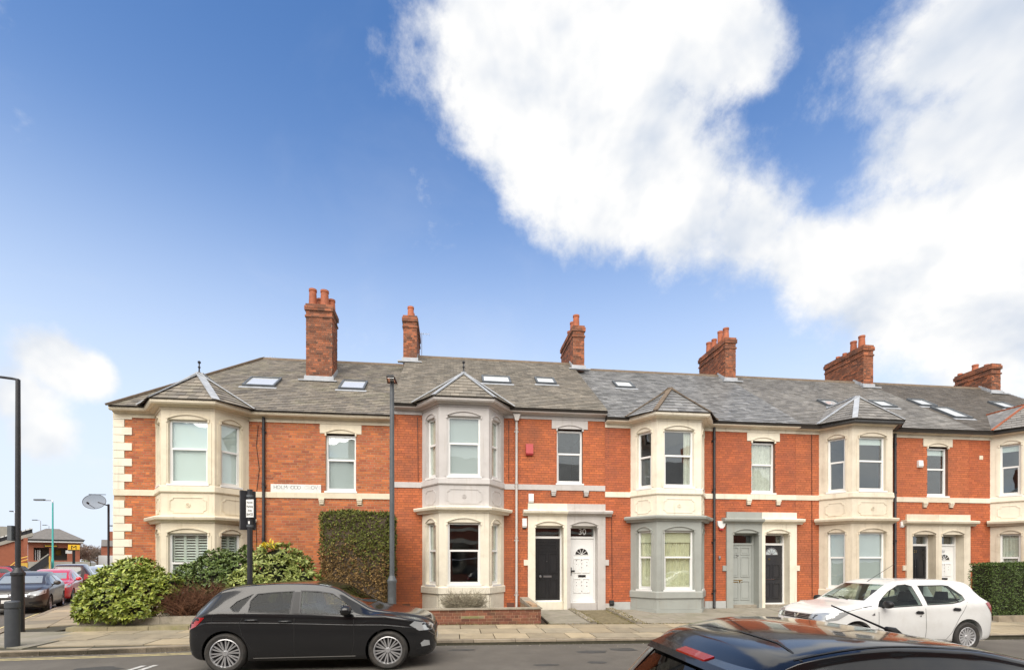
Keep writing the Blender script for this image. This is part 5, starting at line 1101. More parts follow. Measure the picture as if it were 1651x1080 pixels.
class Car:
    def __init__(s, name, label, sp, loc, rz, group=None):
        s.sp = sp; s.t = thing(name, label, 'car', loc, rz, group); s.f = {k: pchip(sp[k]) for k in ('top', 'belt', 'low', 'w', 'wr')}
        s.x0, s.x1 = sp['top'][0][0], sp['top'][-1][0]
    def section(s, x, ins=0.0, floor=None):
        f = s.f; w_, wr, top, bt, lo = f['w'](x) - ins, f['wr'](x) - ins, f['top'](x) - ins * .7, f['belt'](x), f['low'](x)
        if floor is not None: lo = floor
        bt = min(bt, top - .03); cr_ = min(.07, (top - bt) * .5); te = top - cr_; sw = s.sp.get('sw', .98)
        P = [(w_ * .90, lo), (w_ * .965, lo + .05), (w_, lo + (bt - lo) * .42), (w_ * 1.0, lo + (bt - lo) * .72), *([(w_ * 1.004, lo + (bt - lo) * .80), (w_ * .986, lo + (bt - lo) * .83)] if s.sp.get('crease') else []), (w_ * sw, bt), (w_ * sw * .45 + wr * .55 + .012, bt + (te - bt) * .55), (wr, te), (wr * .93, top - cr_ * .33), (wr * .6, top - cr_ * .07), (0, top)]
        return crom(P, 4)
    def loft(s, xs, ins=0.0, floor=None):
        mb = MB(); n = None
        for x in xs:
            h = s.section(x, ins, floor); ring = [(x, y, z) for y, z in h] + [(x, -y, z) for y, z in h[-2::-1]]; n = len(ring); mb.v += ring
        m = len(xs); mb.f = [(i * n + k, (i + 1) * n + k, (i + 1) * n + (k + 1) % n, i * n + (k + 1) % n) for i in range(m - 1) for k in range(n)]
        for i, fl in ((0, 1), (m - 1, 0)):
            h = n // 2; fc_ = [(i * n + k, i * n + k + 1, i * n + n - 2 - k, i * n + n - 1 - k) for k in range(h - 1)] + [(i * n + h - 1, i * n + h, i * n + n - h - 0 if False else i * n + h + 1)]
            mb.f += fc_
        mb.c = [0] * len(mb.f); me = mb.mesh('body'); fix_normals(me); return me
    def body(s, m, cuts=True, hollow=True):
        sp = s.sp; N = 84; L = s.x1 - s.x0
        xs = [s.x0 + L * (.5 - .5 * math.cos(math.pi * i / N)) * .45 + L * i / N * .55 for i in range(N + 1)]
        me = s.loft(xs); bm = bmesh.new(); bm.from_mesh(me); s.bvh = BVHTree.FromBMesh(bm); bm.free(); cut = []
        def cutter(mb_):
            k = mb_.mesh('cut') if isinstance(mb_, MB) else mb_; fix_normals(k); o = bpy.data.objects.new('cut', k); COL.objects.link(o); cut.append(o)
        for wx in sp['wheels']:
            for sg in (1, -1):
                y0 = .40 * sg; cutter(MB().lathe([(sp['arch'], 0), (sp['arch'], sg * .8)], 40, (wx, y0, sp['r'] + .005), axis='y'))
        if hollow:
            a, b = sp['cab']; cutter(s.loft([a + (b - a) * i / 30 for i in range(31)], .065, .36))
            for poly in sp['side']:
                cutter(MB().prismf(Fr((0, 1.3, 0), (1, 0, 0), (0, 1, 0)), poly, -2.6, 0))
            for key, sg in (('screen', 1), ('rear', -1)):
                if key in sp: cutter(MB().prismf(Fr((sp[key + 'x'], 0, 0), (0, 1, 0), (1, 0, 0)), sp[key], min(0, sg * 1.2), max(0, sg * 1.2)))
        me2 = evalm(me, cut)
        for o in cut: bpy.data.objects.remove(o)
        me2.materials.clear(); s.b = link('body', me2, m, s.t, smooth=32); return s.b
    def hit(s, p, d):
        h = s.bvh.ray_cast(Vector(p), Vector(d)); return h[0], h[1]
    def patch(s, poly, ax, sg=1, off=.003, step=.06):
        """project a 2D outline onto the body: ax 'y' -> (x,z), 'z' -> (x,y), 'x' -> (y,z)"""
        bm = bmesh.new(); vs = [bm.verts.new((a, b, 0)) for a, b in poly]; bm.faces.new(vs)
        for i in (0, 1):
            lo, hi = min(p[i] for p in poly), max(p[i] for p in poly); n = max(1, int((hi - lo) / step)) if (hi - lo) > step else 1
            for k in range(1, n):
                co = [0, 0, 0]; co[i] = lo + (hi - lo) * k / n; no = [0, 0, 0]; no[i] = 1
                bmesh.ops.bisect_plane(bm, geom=bm.verts[:] + bm.edges[:] + bm.faces[:], plane_co=co, plane_no=no)
        bmesh.ops.triangulate(bm, faces=[f for f in bm.faces if len(f.verts) > 4]); mb = MB(); bm.verts.index_update()
        for v in bm.verts:
            a, b = v.co.x, v.co.y
            o, d = {'y': ((a, 3 * sg, b), (0, -sg, 0)), 'z': ((a, b, 4), (0, 0, -1)), 'x': ((4 * sg, a, b), (-sg, 0, 0))}[ax]
            h, n = s.hit(o, d)
            if h is None: h, n, _, _ = s.bvh.find_nearest(Vector(o) + Vector(d) * (2.2 if ax == 'y' else 2.0))
            if n.dot(Vector(d)) > 0: n = -n
            mb.v.append(tuple(h + n * off))
        mb.f = [tuple(v.index for v in f.verts) for f in bm.faces]; mb.c = [0] * len(mb.f); bm.free(); return mb
    def part(s, name, poly, ax, m, sg=1, off=.004, parent=None, step=.06):
        return link(name, s.patch(poly, ax, sg, off, step), m, parent or s.t, smooth=40)
    def both(s, name, poly, m, off=.004, parent=None): return [s.part(name, poly, 'y', m, sg, off, parent) for sg in (1, -1)]
    def line(s, name, pts, ax, m, wd=.007, sg=1, off=.002, parent=None):
        mb = MB()
        pp = []
        for a, b in zip(pts, pts[1:]):
            n = max(1, int(math.dist(a, b) / .08)); pp += [(a[0] + (b[0] - a[0]) * i / n, a[1] + (b[1] - a[1]) * i / n) for i in range(n)]
        pp.append(pts[-1])
        for a, b in zip(pp, pp[1:]):
            t = Vector((b[0] - a[0], b[1] - a[1])); 
            if t.length < 1e-6: continue
            t.normalize(); n = Vector((-t.y, t.x)) * wd / 2
            k = s.patch([(a[0] + n.x, a[1] + n.y), (a[0] - n.x, a[1] - n.y), (b[0] - n.x, b[1] - n.y), (b[0] + n.x, b[1] + n.y)], ax, sg, off, 9); mb.add(k.v, k.f)
        return link(name, mb, m, parent or s.b)
    def surf(s, x, z, sg): h, n = s.hit((x, 3 * sg, z), (0, -sg, 0)); return h
    def wheels(s, style, wid=.2, tyre='rubber'):
        sp = s.sp; r = sp['r']; rr = sp.get('rr', r * .68)
        tm = MB().lathe([(rr, -wid / 2 + .01), (rr + .02, -wid / 2), (r - .04, -wid / 2 - .003), (r - .01, -wid / 2 + .02), (r, -wid / 2 + .05), (r, wid / 2 - .05), (r - .01, wid / 2 - .02), (r - .04, wid / 2 + .003), (rr + .02, wid / 2), (rr, wid / 2 - .01)], 40, axis='y', cap=False).mesh('tyre'); fix_normals(tm)
        rm = MB(); rm.lathe([(rr * .999, -wid / 2 + .012), (rr * .93, -wid / 2 + .006), (rr * .90, -wid / 2 + .03), (rr * .90, .05)], 40, axis='y', cap=False)
        y = -wid / 2 + .02
        n, kind = style; dk = MB().lathe([(rr * .93, y + .055), (rr * .93, y + .07)], 32, axis='y')
        for i in range(n):
            a = i * math.tau / n + .16
            for da in ((-.13, .13) if kind == 'twin' else (0,)):
                c, sn = math.cos(a + da * .3), math.sin(a + da * .3); c2, s2 = math.cos(a + da), math.sin(a + da); w0, w1 = (rr * .035, rr * .05) if kind == 'twin' else (rr * .05, rr * .10 if kind == 'hub' else rr * .09)
                rm.hexa([(c * rr * .15 + sn * w0, y + .012, sn * rr * .15 - c * w0), (c * rr * .15 - sn * w0, y + .012, sn * rr * .15 + c * w0), (c2 * rr * .93 - s2 * w1, y + .004, s2 * rr * .93 + c2 * w1), (c2 * rr * .93 + s2 * w1, y + .004, s2 * rr * .93 - c2 * w1),
                         (c * rr * .15 + sn * w0, y + .034, sn * rr * .15 - c * w0), (c * rr * .15 - sn * w0, y + .034, sn * rr * .15 + c * w0), (c2 * rr * .93 - s2 * w1, y + .03, s2 * rr * .93 + c2 * w1), (c2 * rr * .93 + s2 * w1, y + .03, s2 * rr * .93 - c2 * w1)])
        rm.lathe([(rr * .01, y - .004), (rr * .16, y - .004), (rr * .2, y + .012), (rr * .2, y + .035)], 20, axis='y')
        rme = rm.mesh('rim'); fix_normals(rme); dme = dk.mesh('brake_disc'); fix_normals(dme)
        rme.materials.append(M['hubcap' if kind == 'hub' else 'rim']); dme.materials.append(M['rim_dark']); tm.materials.append(M[tyre])
        tm.polygons.foreach_set('use_smooth', [True] * len(tm.polygons)); tm.set_sharp_from_angle(angle=R(40))
        for wx in sp['wheels']:
            for sg in (-1, 1):
                yy = (s.f['w'](wx) - wid / 2 - .012) * sg
                o = bpy.data.objects.new('wheel', tm); COL.objects.link(o); o.parent = s.t; o.location = (wx, yy, r); o.rotation_euler = (0, 0, 0 if sg < 0 else math.pi)
                for nm, me in (('rim', rme), ('brake_disc', dme)): q = bpy.data.objects.new(nm, me); COL.objects.link(q); q.parent = o
        ln = MB()
        for wx in sp['wheels']:
            for sg in (-1, 1): ln.lathe([(sp['arch'] - .004, 0.0), (sp['arch'] - .004, sg * .30)], 28, (wx, .41 * sg, r + .005), axis='y')
        # open liner tubes: drop the outer cap by making them thin shells
        return
    def mirror(s, x, z, sg, m='paint_black', size=(.17, .22, .17), cap='rubber_trim'):
        h = s.surf(x, z, sg); y = h.y; c = Vector((x + .02, y + sg * .13, z + .07)); sx, sy, sz = size
        mb = MB(); n = 12; prof = []
        vs = []
        for i in range(9):
            ph = math.pi * i / 8
            for k in range(n): a = math.tau * k / n; u = math.sin(ph); vs.append((c.x + sx * .5 * math.copysign(abs(math.cos(ph)) ** .7, math.cos(ph)), c.y + sy * .5 * u ** .7 * math.cos(a), c.z + sz * .5 * u ** .7 * math.sin(a)))
        mb.add(vs, [(i * n + k, i * n + (k + 1) % n, (i + 1) * n + (k + 1) % n, (i + 1) * n + k) for i in range(8) for k in range(n)])
        o = link('mirror', mb, m, s.t, smooth=60); link('mirror_arm', MB().tube([(x + .02, y - sg * .02, z + .0), (x + .02, y + sg * .08, z + .03)], .025, 8), cap, o)
    def handle(s, x, z, m, sgs=(1, -1), L=.19):
        for sg in sgs:
            h = s.surf(x, z, sg); y = h.y
            o = link('door_handle', MB().tube([(x - L / 2, y, z), (x - L / 2 + .02, y + sg * .03, z + .003), (x + L / 2 - .03, y + sg * .03, z + .003), (x + L / 2, y, z)], [.014, .017, .017, .014], 8), m, s.t, smooth=50)
    def glazing(s, mats=('car_glass', 'car_glass'), seal=True):
        sp = s.sp
        for i, poly in enumerate(sp['side']):
            for sg in (1, -1):
                m = mats[0] if i == 0 else mats[1]; o = s.part('side_window', poly, 'y', m, sg, -.004)
                if seal:
                    g = grow(poly, .022); mb = MB()
                    for k in range(len(poly)): kk = (k + 1) % len(poly); q = s.patch([g[k], g[kk], poly[kk], poly[k]], 'y', sg, .0035, .12); mb.add(q.v, q.f)
                    link('window_seal', mb, 'rubber_trim', o)
        if 'screen' in sp: s.part('windscreen', sp['screen'], 'x', 'car_glass', 1, -.004, step=.1)
        if 'rear' in sp: s.part('rear_window', sp['rear'], 'x', mats[1], -1, -.004, step=.1)
    def cabin(s, seats, dash, wheel_y=.36, m='seat'):
        for (x, y) in seats:
            b = MB().hexa([(x - .10, y - .24, .40), (x + .05, y - .24, .40), (x + .05, y + .24, .40), (x - .10, y + .24, .40), (x - .34, y - .20, 1.02), (x - .20, y - .20, 1.02), (x - .20, y + .20, 1.02), (x - .34, y + .20, 1.02)])
            o = link('seat', b, m, s.t); link('headrest', MB().hexa([(x - .36, y - .13, 1.06), (x - .26, y - .13, 1.06), (x - .26, y + .13, 1.06), (x - .36, y + .13, 1.06), (x - .38, y - .10, 1.24), (x - .29, y - .10, 1.24), (x - .29, y + .10, 1.24), (x - .38, y + .10, 1.24)]), m, o)
        link('dashboard', MB().hexa([(dash - .25, -.62, .5), (dash + .25, -.62, .5), (dash + .25, .62, .5), (dash - .25, .62, .5), (dash - .18, -.62, .90), (dash + .3, -.6, .86), (dash + .3, .6, .86), (dash - .18, .62, .90)]), 'seat', s.t)
        c = Vector((dash - .32, wheel_y, .88)); pts = [c + Vector((-.07 * math.sin(a), .18 * math.cos(a), .17 * math.sin(a))) for a in [k * math.tau / 20 for k in range(21)]]; link('steering_wheel', MB().tube(pts, .014, 6), 'rubber_trim', s.t)
def off(pts, dx): return [(x + dx, z) for x, z in pts]
def mirror_poly(p): return [(-a, b) for a, b in p][::-1]
# ---------------- black hatchback (x forward; rear wheel of the photo at x = -1.30)
B_ = -1.30
sp = dict(top=[(-1.93, .78), (-1.88, .93), (-1.72, 1.10), (-1.45, 1.335), (-1.32, 1.375), (-1.0, 1.425), (-.4, 1.455), (.05, 1.44), (.35, 1.385), (.65, 1.22), (1.02, 1.02), (1.15, .995), (1.6, .925), (1.9, .84), (2.0, .76), (2.05, .62)],
          belt=[(-1.93, .70), (-1.8, .86), (-1.5, .975), (-1.0, .97), (0, .935), (.8, .90), (1.1, .895), (1.6, .83), (1.9, .74), (2.05, .56)],
          low=[(-1.93, .42), (-1.85, .28), (-1.7, .21), (-1.3, .19), (1.5, .18), (1.85, .20), (2.0, .25), (2.05, .32)],
          w=[(-1.93, .60), (-1.88, .72), (-1.75, .80), (-1.4, .855), (-.5, .875), (.6, .875), (1.3, .865), (1.7, .81), (1.9, .72), (2.0, .60), (2.05, .48)],
          wr=[(-1.93, .52), (-1.7, .60), (-1.4, .60), (-.8, .62), (0, .625), (.4, .63), (1.0, .70), (1.3, .71), (1.8, .60), (2.05, .36)],
          crease=True, wheels=(-1.29, 1.27), r=.325, arch=.362, rr=.235, cab=(-1.55, 1.0),
          side=[[(-.12, .962), (-.145, 1.30), (.12, 1.29), (.34, 1.255), (.62, 1.075), (.70, .985), (.60, .935)], [(-.92, 1.0), (-.92, 1.16), (-.84, 1.262), (-.6, 1.285), (-.29, 1.30), (-.30, .965)], [(-1.22, 1.06), (-1.14, 1.15), (-.93, 1.25), (-1.085, 1.0), (-1.16, 1.005)]],
          screen=[(-.56, 1.06), (.56, 1.06), (.50, 1.34), (-.50, 1.34)], screenx=.2, rear=[(-.44, 1.0), (.44, 1.0), (.42, 1.27), (-.42, 1.27)], rearx=-1.2)
pol = on_ground(364, 1079)
car = Car('hatchback_car', 'black five-door hatchback parked by the kerb in front of the corner house', sp, (0, 0, 0), 0); POLO = car
car.body('paint_black'); car.glazing(('car_glass', 'tint_glass')); car.wheels((10, 'twin'))
car.cabin([(.05, .36), (.05, -.36), (-.85, .36), (-.85, -.36)], .75)
car.both('tail_light', [(-1.90, .90), (-1.60, .905), (-1.74, .76), (-1.87, .70), (-1.90, .72)], 'lens_red', .006)
car.both('headlight', [(1.62, .74), (1.70, .80), (1.95, .745), (2.0, .70), (1.98, .645), (1.78, .64)], 'lens_clear', .006); car.both('fog_light', [(1.80, .43), (1.86, .48), (1.94, .46), (1.95, .38), (1.82, .37)], 'lens_clear', .006)
car.both('bumper_vent', [(1.74, .33), (1.80, .40), (1.98, .33), (1.96, .29)], 'rubber_trim', .003)
for sg in (1, -1):
    car.line('panel_gap', [(-.215, .955), (-.215, .25)], 'y', 'ink', .009, sg); car.line('panel_gap', [(.72, .93), (.73, .5), (.69, .27), (-.78, .27), (-.88, .40), (-1.02, .62), (-1.06, .80), (-.98, .97)], 'y', 'ink', .009, sg)
    car.line('crease', [(-1.62, .865), (-.9, .84), (0, .81), (.86, .79), (.93, .82)], 'y', 'ink', .008, sg); car.line('panel_gap', [(-1.48, .80), (-1.48, .92), (-1.24, .92), (-1.20, .86), (-1.24, .76), (-1.44, .76), (-1.48, .80)], 'y', 'ink', .005, sg)
    car.line('sill_trim', [(-.85, .245), (.75, .25)], 'y', 'chrome', .012, sg, .006); car.line('arch_edge', [(-1.93 + .1, .62), (-1.72, .62)], 'y', 'ink', .006, sg); car.line('bonnet_gap', [(.75, .92), (1.2, .885), (1.62, .80)], 'y', 'ink', .008, sg)
    car.mirror(.60, .935, sg)
car.both('pillar_trim', [(-.272, .957), (-.262, 1.298), (-.172, 1.298), (-.148, .955)], 'rubber_trim', .003)
car.handle(-.36, .83, 'paint_black'); car.handle(-1.0 + .12, .855, 'paint_black')
car.part('spoiler', [(-1.50, -.5), (-1.30, -.53), (-1.30, .53), (-1.50, .5)], 'z', 'paint_black', 1, .022); car.part('grille', [(-.5, .60), (.5, .60), (.46, .68), (-.46, .68)], 'x', 'rubber_trim', 1, .004); car.part('number_plate', [(-.26, .42), (.26, .42), (.26, .53), (-.26, .53)], 'x', 'plate_white', 1, .01)
car.t.location = (pol.x + 1.42, 8.42 + .875, 0.0); car.t.rotation_euler = (0, 0, R(-.3))
# ---------------- white hatchback (faces left)
sp = dict(top=[(-2.03, .80), (-1.97, .95), (-1.85, 1.12), (-1.62, 1.40), (-1.45, 1.475), (-1.0, 1.515), (-.3, 1.525), (.1, 1.50), (.35, 1.44), (.7, 1.24), (1.08, 1.035), (1.25, 1.01), (1.65, .955), (1.9, .87), (2.0, .77), (2.04, .62)],
          belt=[(-2.03, .78), (-1.93, .97), (-1.7, 1.05), (-1.4, 1.03), (-1.0, 1.0), (0, .97), (.8, .93), (1.15, .93), (1.65, .86), (1.9, .76), (2.04, .56)],
          low=[(-2.03, .45), (-1.95, .32), (-1.8, .24), (-1.3, .21), (1.5, .20), (1.9, .22), (2.04, .30)],
          w=[(-2.03, .62), (-1.97, .74), (-1.85, .81), (-1.4, .862), (-.5, .865), (.6, .865), (1.3, .865), (1.75, .81), (1.93, .72), (2.0, .62), (2.04, .50)],
          wr=[(-2.03, .52), (-1.8, .60), (-1.5, .585), (-.8, .60), (0, .605), (.4, .61), (1.0, .70), (1.3, .71), (1.8, .62), (2.04, .40)],
          wheels=(-1.27, 1.32), r=.315, arch=.375, rr=.205, cab=(-1.6, 1.05),
          side=[[(-.17, 1.0), (-.12, 1.36), (.0, 1.395), (.18, 1.38), (.42, 1.27), (.70, 1.08), (.80, .985), (.6, .965)], [(-.33, 1.01), (-.30, 1.37), (-.9, 1.375), (-1.02, 1.36), (-1.22, 1.18), (-1.22, 1.10), (-1.10, 1.06), (-.9, 1.03)]],
          screen=[(-.60, 1.08), (.60, 1.08), (.53, 1.41), (-.53, 1.41)], screenx=.2, rear=[(-.46, 1.08), (.46, 1.08), (.44, 1.38), (-.44, 1.38)], rearx=-1.25)
car = Car('hatchback_car', 'white five-door hatchback facing left at the kerb on the right', sp, (0, 0, 0), 0)
car.body('paint_white'); car.glazing(('car_glass', 'car_glass')); car.wheels((15, 'hub'), .185)
car.cabin([(.05, .36), (.05, -.36), (-.85, .36), (-.85, -.36)], .8, -.36)
for sg in (1, -1):
    car.line('panel_gap', [(-.25, 1.0), (-.26, .45), (-.25, .27)], 'y', 'ink', .008, sg); car.line('panel_gap', [(.83, .95), (.84, .5), (.78, .27), (-.75, .27), (-.88, .42), (-1.02, .68), (-1.15, .86), (-1.27, 1.05)], 'y', 'ink', .008, sg)
    car.line('window_pillar', [(-.98, 1.36), (-1.06, 1.05)], 'y', 'rubber_trim', .04, sg, .006); car.line('bonnet_gap', [(.92, .98), (1.3, .93), (1.62, .86)], 'y', 'ink', .008, sg)
    car.mirror(.70, .955, sg, 'rubber_trim', (.13, .22, .16)); car.line('sill_trim', [(-.8, .235), (.9, .225)], 'y', 'rubber_trim', .03, sg, .003)
    for (x, z) in ((-.10, .845), (-.98, .90)): car.part('door_handle', [(x - .10, z - .02), (x - .08, z + .025), (x + .05, z + .035), (x + .1, z + .01), (x + .08, z - .025), (x - .06, z - .035)], 'y', 'rubber_trim', sg, .016)
    car.part('badge', [(.92, .80), (1.0, .80), (.93, .85)], 'y', 'steel', sg, .006); car.part('door_lock', [(-.15, .77), (-.13, .75), (-.11, .77), (-.13, .79)], 'y', 'rubber_trim', sg, .006)
car.both('tail_light', [(-1.98, .90), (-1.93, 1.0), (-1.80, 1.04), (-1.72, 1.02), (-1.82, .90), (-1.93, .76), (-1.99, .80)], 'lens_red', .008)
for sg in (1, -1): car.part('headlight', [(sg * .36, .70), (sg * .40, .80), (sg * .60, .84), (sg * .79, .84), (sg * .80, .72), (sg * .58, .68)][::sg], 'x', 'lens_clear', 1, .008)
car.both('headlight', [(1.50, .84), (1.62, .87), (1.84, .83), (1.98, .74), (1.90, .68), (1.72, .71)], 'lens_clear', .007)
car.part('grille', [(-.52, .68), (.52, .68), (.54, .79), (-.54, .79)], 'x', 'rubber_trim', 1, .008)
for z in (.71, .74, .77): car.line('grille_bar', [(-.5, z), (.5, z)], 'x', 'steel', .008, 1, .012)
car.part('emblem', [(-.085, .79), (-.05, .79), (0, .74), (.05, .79), (.085, .79), (.03, .695), (-.03, .695)], 'x', 'chrome', 1, .018); car.part('lower_grille', [(-.55, .34), (.55, .34), (.5, .46), (-.5, .46)], 'x', 'rubber_trim', 1, .006); car.part('number_plate', [(-.26, .50), (.26, .50), (.26, .61), (-.26, .61)], 'x', 'plate_white', 1, .012)
link('aerial', MB().tube([(.30, 0, 1.45), (.22, 0, 1.50), (-.42, 0, 1.86)], [.012, .006, .004], 5), 'rubber_trim', car.t)
for sg in (1, -1): link('wiper', MB().tube([(.98, sg * .12 + .1, 1.08), (.90, sg * .2 - .25, 1.13), (.92, sg * .2 - .3, 1.12)], .01, 5), 'rubber_trim', car.t)
wr_ = on_ground(1570, 1046, road_z(10)); WX, WY = wr_.x - 1.27 - .50, 9.15 + .865
car.t.location = (WX, WY, road_z(WX)); car.t.rotation_euler = (0, 0, math.pi + R(.5))
# ---------------- foreground dark hatchback, only its roof rises into the picture
sp = dict(top=[(-1.95, .85), (-1.90, .98), (-1.72, 1.18), (-1.52, 1.385), (-1.43, 1.435), (-1.0, 1.49), (-.72, 1.475), (-.4, 1.415), (-.05, 1.325), (.3, 1.215), (.7, 1.07), (1.05, .97), (1.3, .95), (1.7, .90), (1.92, .78), (2.02, .6)],
          belt=[(-1.95, .75), (-1.7, .98), (-1.2, .99), (0, .95), (.8, .92), (1.15, .92), (1.65, .83), (1.9, .72), (2.02, .56)], low=[(-1.95, .42), (-1.85, .26), (-1.5, .2), (1.6, .2), (1.95, .25), (2.02, .32)],
          w=[(-1.95, .62), (-1.88, .74), (-1.7, .82), (-1.2, .86), (.8, .865), (1.4, .85), (1.75, .78), (1.95, .66), (2.02, .5)], wr=[(-1.95, .50), (-1.7, .56), (-1.5, .545), (-1.0, .575), (0, .59), (.4, .59), (1.0, .68), (1.4, .68), (1.8, .58), (2.02, .4)],
          wheels=(-1.2, 1.3), r=.31, arch=.35, rr=.22, cab=(-1.6, 1.05), side=[[(-.12, .965), (-.14, 1.20), (.05, 1.15), (.25, 1.06), (.35, .985), (.25, .955)], [(-1.15, 1.03), (-.98, 1.28), (-.65, 1.30), (-.3, 1.235), (-.28, .98)]],
          screen=[(-.56, 1.02), (.56, 1.02), (.5, 1.17), (-.5, 1.17)], screenx=.1, rear=[(-.47, 1.02), (.47, 1.02), (.42, 1.33), (-.42, 1.33)], rearx=-1.3)
car = Car('hatchback_car', 'dark glossy car roof with red brake light in the right foreground', sp, (0, 0, 0), 0)
car.body('paint_charcoal'); car.glazing(('tint_glass', 'tint_glass')); car.wheels((8, 'spoke')); car.cabin([(.05, .36), (.05, -.36), (-.85, .36), (-.85, -.36)], .75)
sx = MB(); 
h0, _ = car.hit((-1.54, 0, 4), (0, 0, -1)); bl_ = link('brake_light', MB().hexa([(-1.60, -.14, h0.z - .035), (-1.55, -.14, h0.z - .02), (-1.55, .14, h0.z - .02), (-1.60, .14, h0.z - .035), (-1.595, -.14, h0.z - .016), (-1.545, -.14, h0.z - .001), (-1.545, .14, h0.z - .001), (-1.595, .14, h0.z - .016)]), 'lens_red', car.t)
link('spoiler_lip', MB().hexa([(-1.62, -.46, h0.z - .05), (-1.52, -.48, h0.z - .045), (-1.52, .48, h0.z - .045), (-1.62, .46, h0.z - .05), (-1.595, -.46, h0.z - .022), (-1.51, -.48, h0.z + .003), (-1.51, .48, h0.z + .003), (-1.595, .46, h0.z - .022)]), 'paint_charcoal', car.t)
car.line('tailgate_gap', [(-1.40, -.52), (-1.345, -.3), (-1.33, 0), (-1.345, .3), (-1.40, .52)], 'z', 'ink', .010, 1, .003)
for sg in (1, -1): car.line('roof_gutter', [(-1.42, sg * .50), (-1.0, sg * .535), (-.3, sg * .55), (.1, sg * .55)], 'z', 'ink', .010, 1, .003)
link('aerial', MB().tube([(-.42, .05, 1.40), (-.45, .05, 1.435), (-.49, .05, 1.452)], [.035, .026, .012], 8).tube([(-.48, .05, 1.445), (-.80, .05, 1.575)], [.006, .004], 5), 'rubber_trim', car.t)
car.both('tail_light', [(-1.90, .95), (-1.72, 1.05), (-1.70, .85), (-1.86, .75)], 'lens_red', .006); FG = car
for sg in (1, -1): car.mirror(.42, .93, sg, 'paint_charcoal')
car.t.location = (2.74, 2.28, 0); car.t.rotation_euler = (0, 0, R(0))
# ---------------- cars parked down the side street
def street_car(name, label, spx, paint, loc, rz, face, style=(8, 'spoke'), pane='car_pane_sheen'):
    c = Car(name, label, spx, loc, rz, 'cars parked down the side street'); c.body(paint, hollow=False)
    for i, poly in enumerate(spx['side']): c.both('side_window', poly, 'car_pane_dark', .004)
    for key, sg in (('screen', 1), ('rear', -1)):
        c.part({'screen': 'windscreen', 'rear': 'rear_window'}[key], spx[key], 'x', pane if key == 'screen' else 'car_pane_dark', sg, .005, step=.12)
    c.wheels(style, .2)
    for sg in (1, -1): c.mirror(.66, .96, sg, paint); c.line('panel_gap', [(-.2, .95), (-.2, .3)], 'y', 'ink', .012, sg)
    return c
import copy
S_ang = math.atan2(-SD.y, -SD.x)      # facing the camera end of the street
def side_pos(t, a): q = Vector((SK(13.2), 13.2, 0)) + SD * t - Vector((SD.y, -SD.x, 0)) * a; return q
FS = dict(top=[(-1.95, .85), (-1.90, .98), (-1.72, 1.18), (-1.52, 1.40), (-1.43, 1.435), (-1.0, 1.472), (-.6, 1.482), (-.25, 1.46), (.1, 1.40), (.45, 1.29), (.8, 1.14), (1.12, 1.0), (1.3, .98), (1.7, .90), (1.92, .78), (2.02, .6)],
          belt=[(-1.95, .75), (-1.7, .98), (-1.2, .99), (0, .95), (.8, .92), (1.15, .92), (1.65, .83), (1.9, .72), (2.02, .56)], low=[(-1.95, .42), (-1.85, .26), (-1.5, .2), (1.6, .2), (1.95, .25), (2.02, .32)],
          w=[(-1.95, .62), (-1.88, .74), (-1.7, .82), (-1.2, .86), (.8, .865), (1.4, .85), (1.75, .78), (1.95, .66), (2.02, .5)], wr=[(-1.95, .50), (-1.7, .56), (-1.5, .545), (-1.0, .575), (0, .59), (.4, .59), (1.0, .68), (1.4, .68), (1.8, .58), (2.02, .4)],
          wheels=(-1.2, 1.3), r=.31, arch=.35, rr=.22, cab=(-1.6, 1.05), side=[[(-.12, .975), (-.14, 1.32), (.05, 1.29), (.3, 1.20), (.56, 1.06), (.66, .98), (.5, .955)], [(-1.15, 1.03), (-.98, 1.28), (-.5, 1.325), (-.3, 1.325), (-.28, .98)]],
          screen=[(-.56, 1.06), (.56, 1.06), (.5, 1.31), (-.5, 1.31)], screenx=.2, rear=[(-.47, 1.02), (.47, 1.02), (.42, 1.33), (-.42, 1.33)], rearx=-1.3)
def tall(spx, k, kw=1.0):
    n = copy.deepcopy(spx)
    for key in ('top', 'belt'): n[key] = [(x, .3 + (z - .3) * k) for x, z in n[key]]
    for key in ('screen', 'rear'): n[key] = [(y * kw, .3 + (z - .3) * k) for y, z in n[key]]
    n['side'] = [[(x, .3 + (z - .3) * k) for x, z in p] for p in n['side']]
    for key in ('w', 'wr'): n[key] = [(x, z * kw) for x, z in n[key]]
    return n
mpos = on_ground(78, 984)
def at_side(px, py, dx): g = on_ground(px, py); return g
# bronze hatchback with a star in its grille
mp = side_pos(8.7, .12 + .88); c = street_car('hatchback_car', 'dark bronze hatchback with round star emblem nearest down the side street', tall(FS, .965, 1.02), 'paint_bronze', (mp.x, mp.y, 0), S_ang, 1)
hl = [(.36, .66), (.42, .74), (.62, .80), (.80, .82), (.80, .70), (.62, .63)]
for sg in (1, -1): c.part('headlight', [(sg * a, b) for a, b in hl][::sg], 'x', 'lens_clear', 1, .008); c.part('air_intake', [(sg * a, b) for a, b in ((.45, .30), (.40, .42), (.72, .46), (.74, .36))][::sg], 'x', 'rubber_trim', 1, .006)
c.part('grille', [(-.40, .56), (.40, .56), (.36, .72), (-.36, .72)], 'x', 'rubber_trim', 1, .006); c.line('grille_bar', [(-.36, .62), (.36, .62)], 'x', 'steel', .03, 1, .012); c.line('grille_bar', [(-.36, .67), (.36, .67)], 'x', 'steel', .03, 1, .012)
fx = c.x1 + .03; em = [Vector((fx, .095 * math.cos(a), .645 + .095 * math.sin(a))) for a in [k * math.tau / 20 for k in range(21)]]; e_ = MB().tube(em, .012, 6)
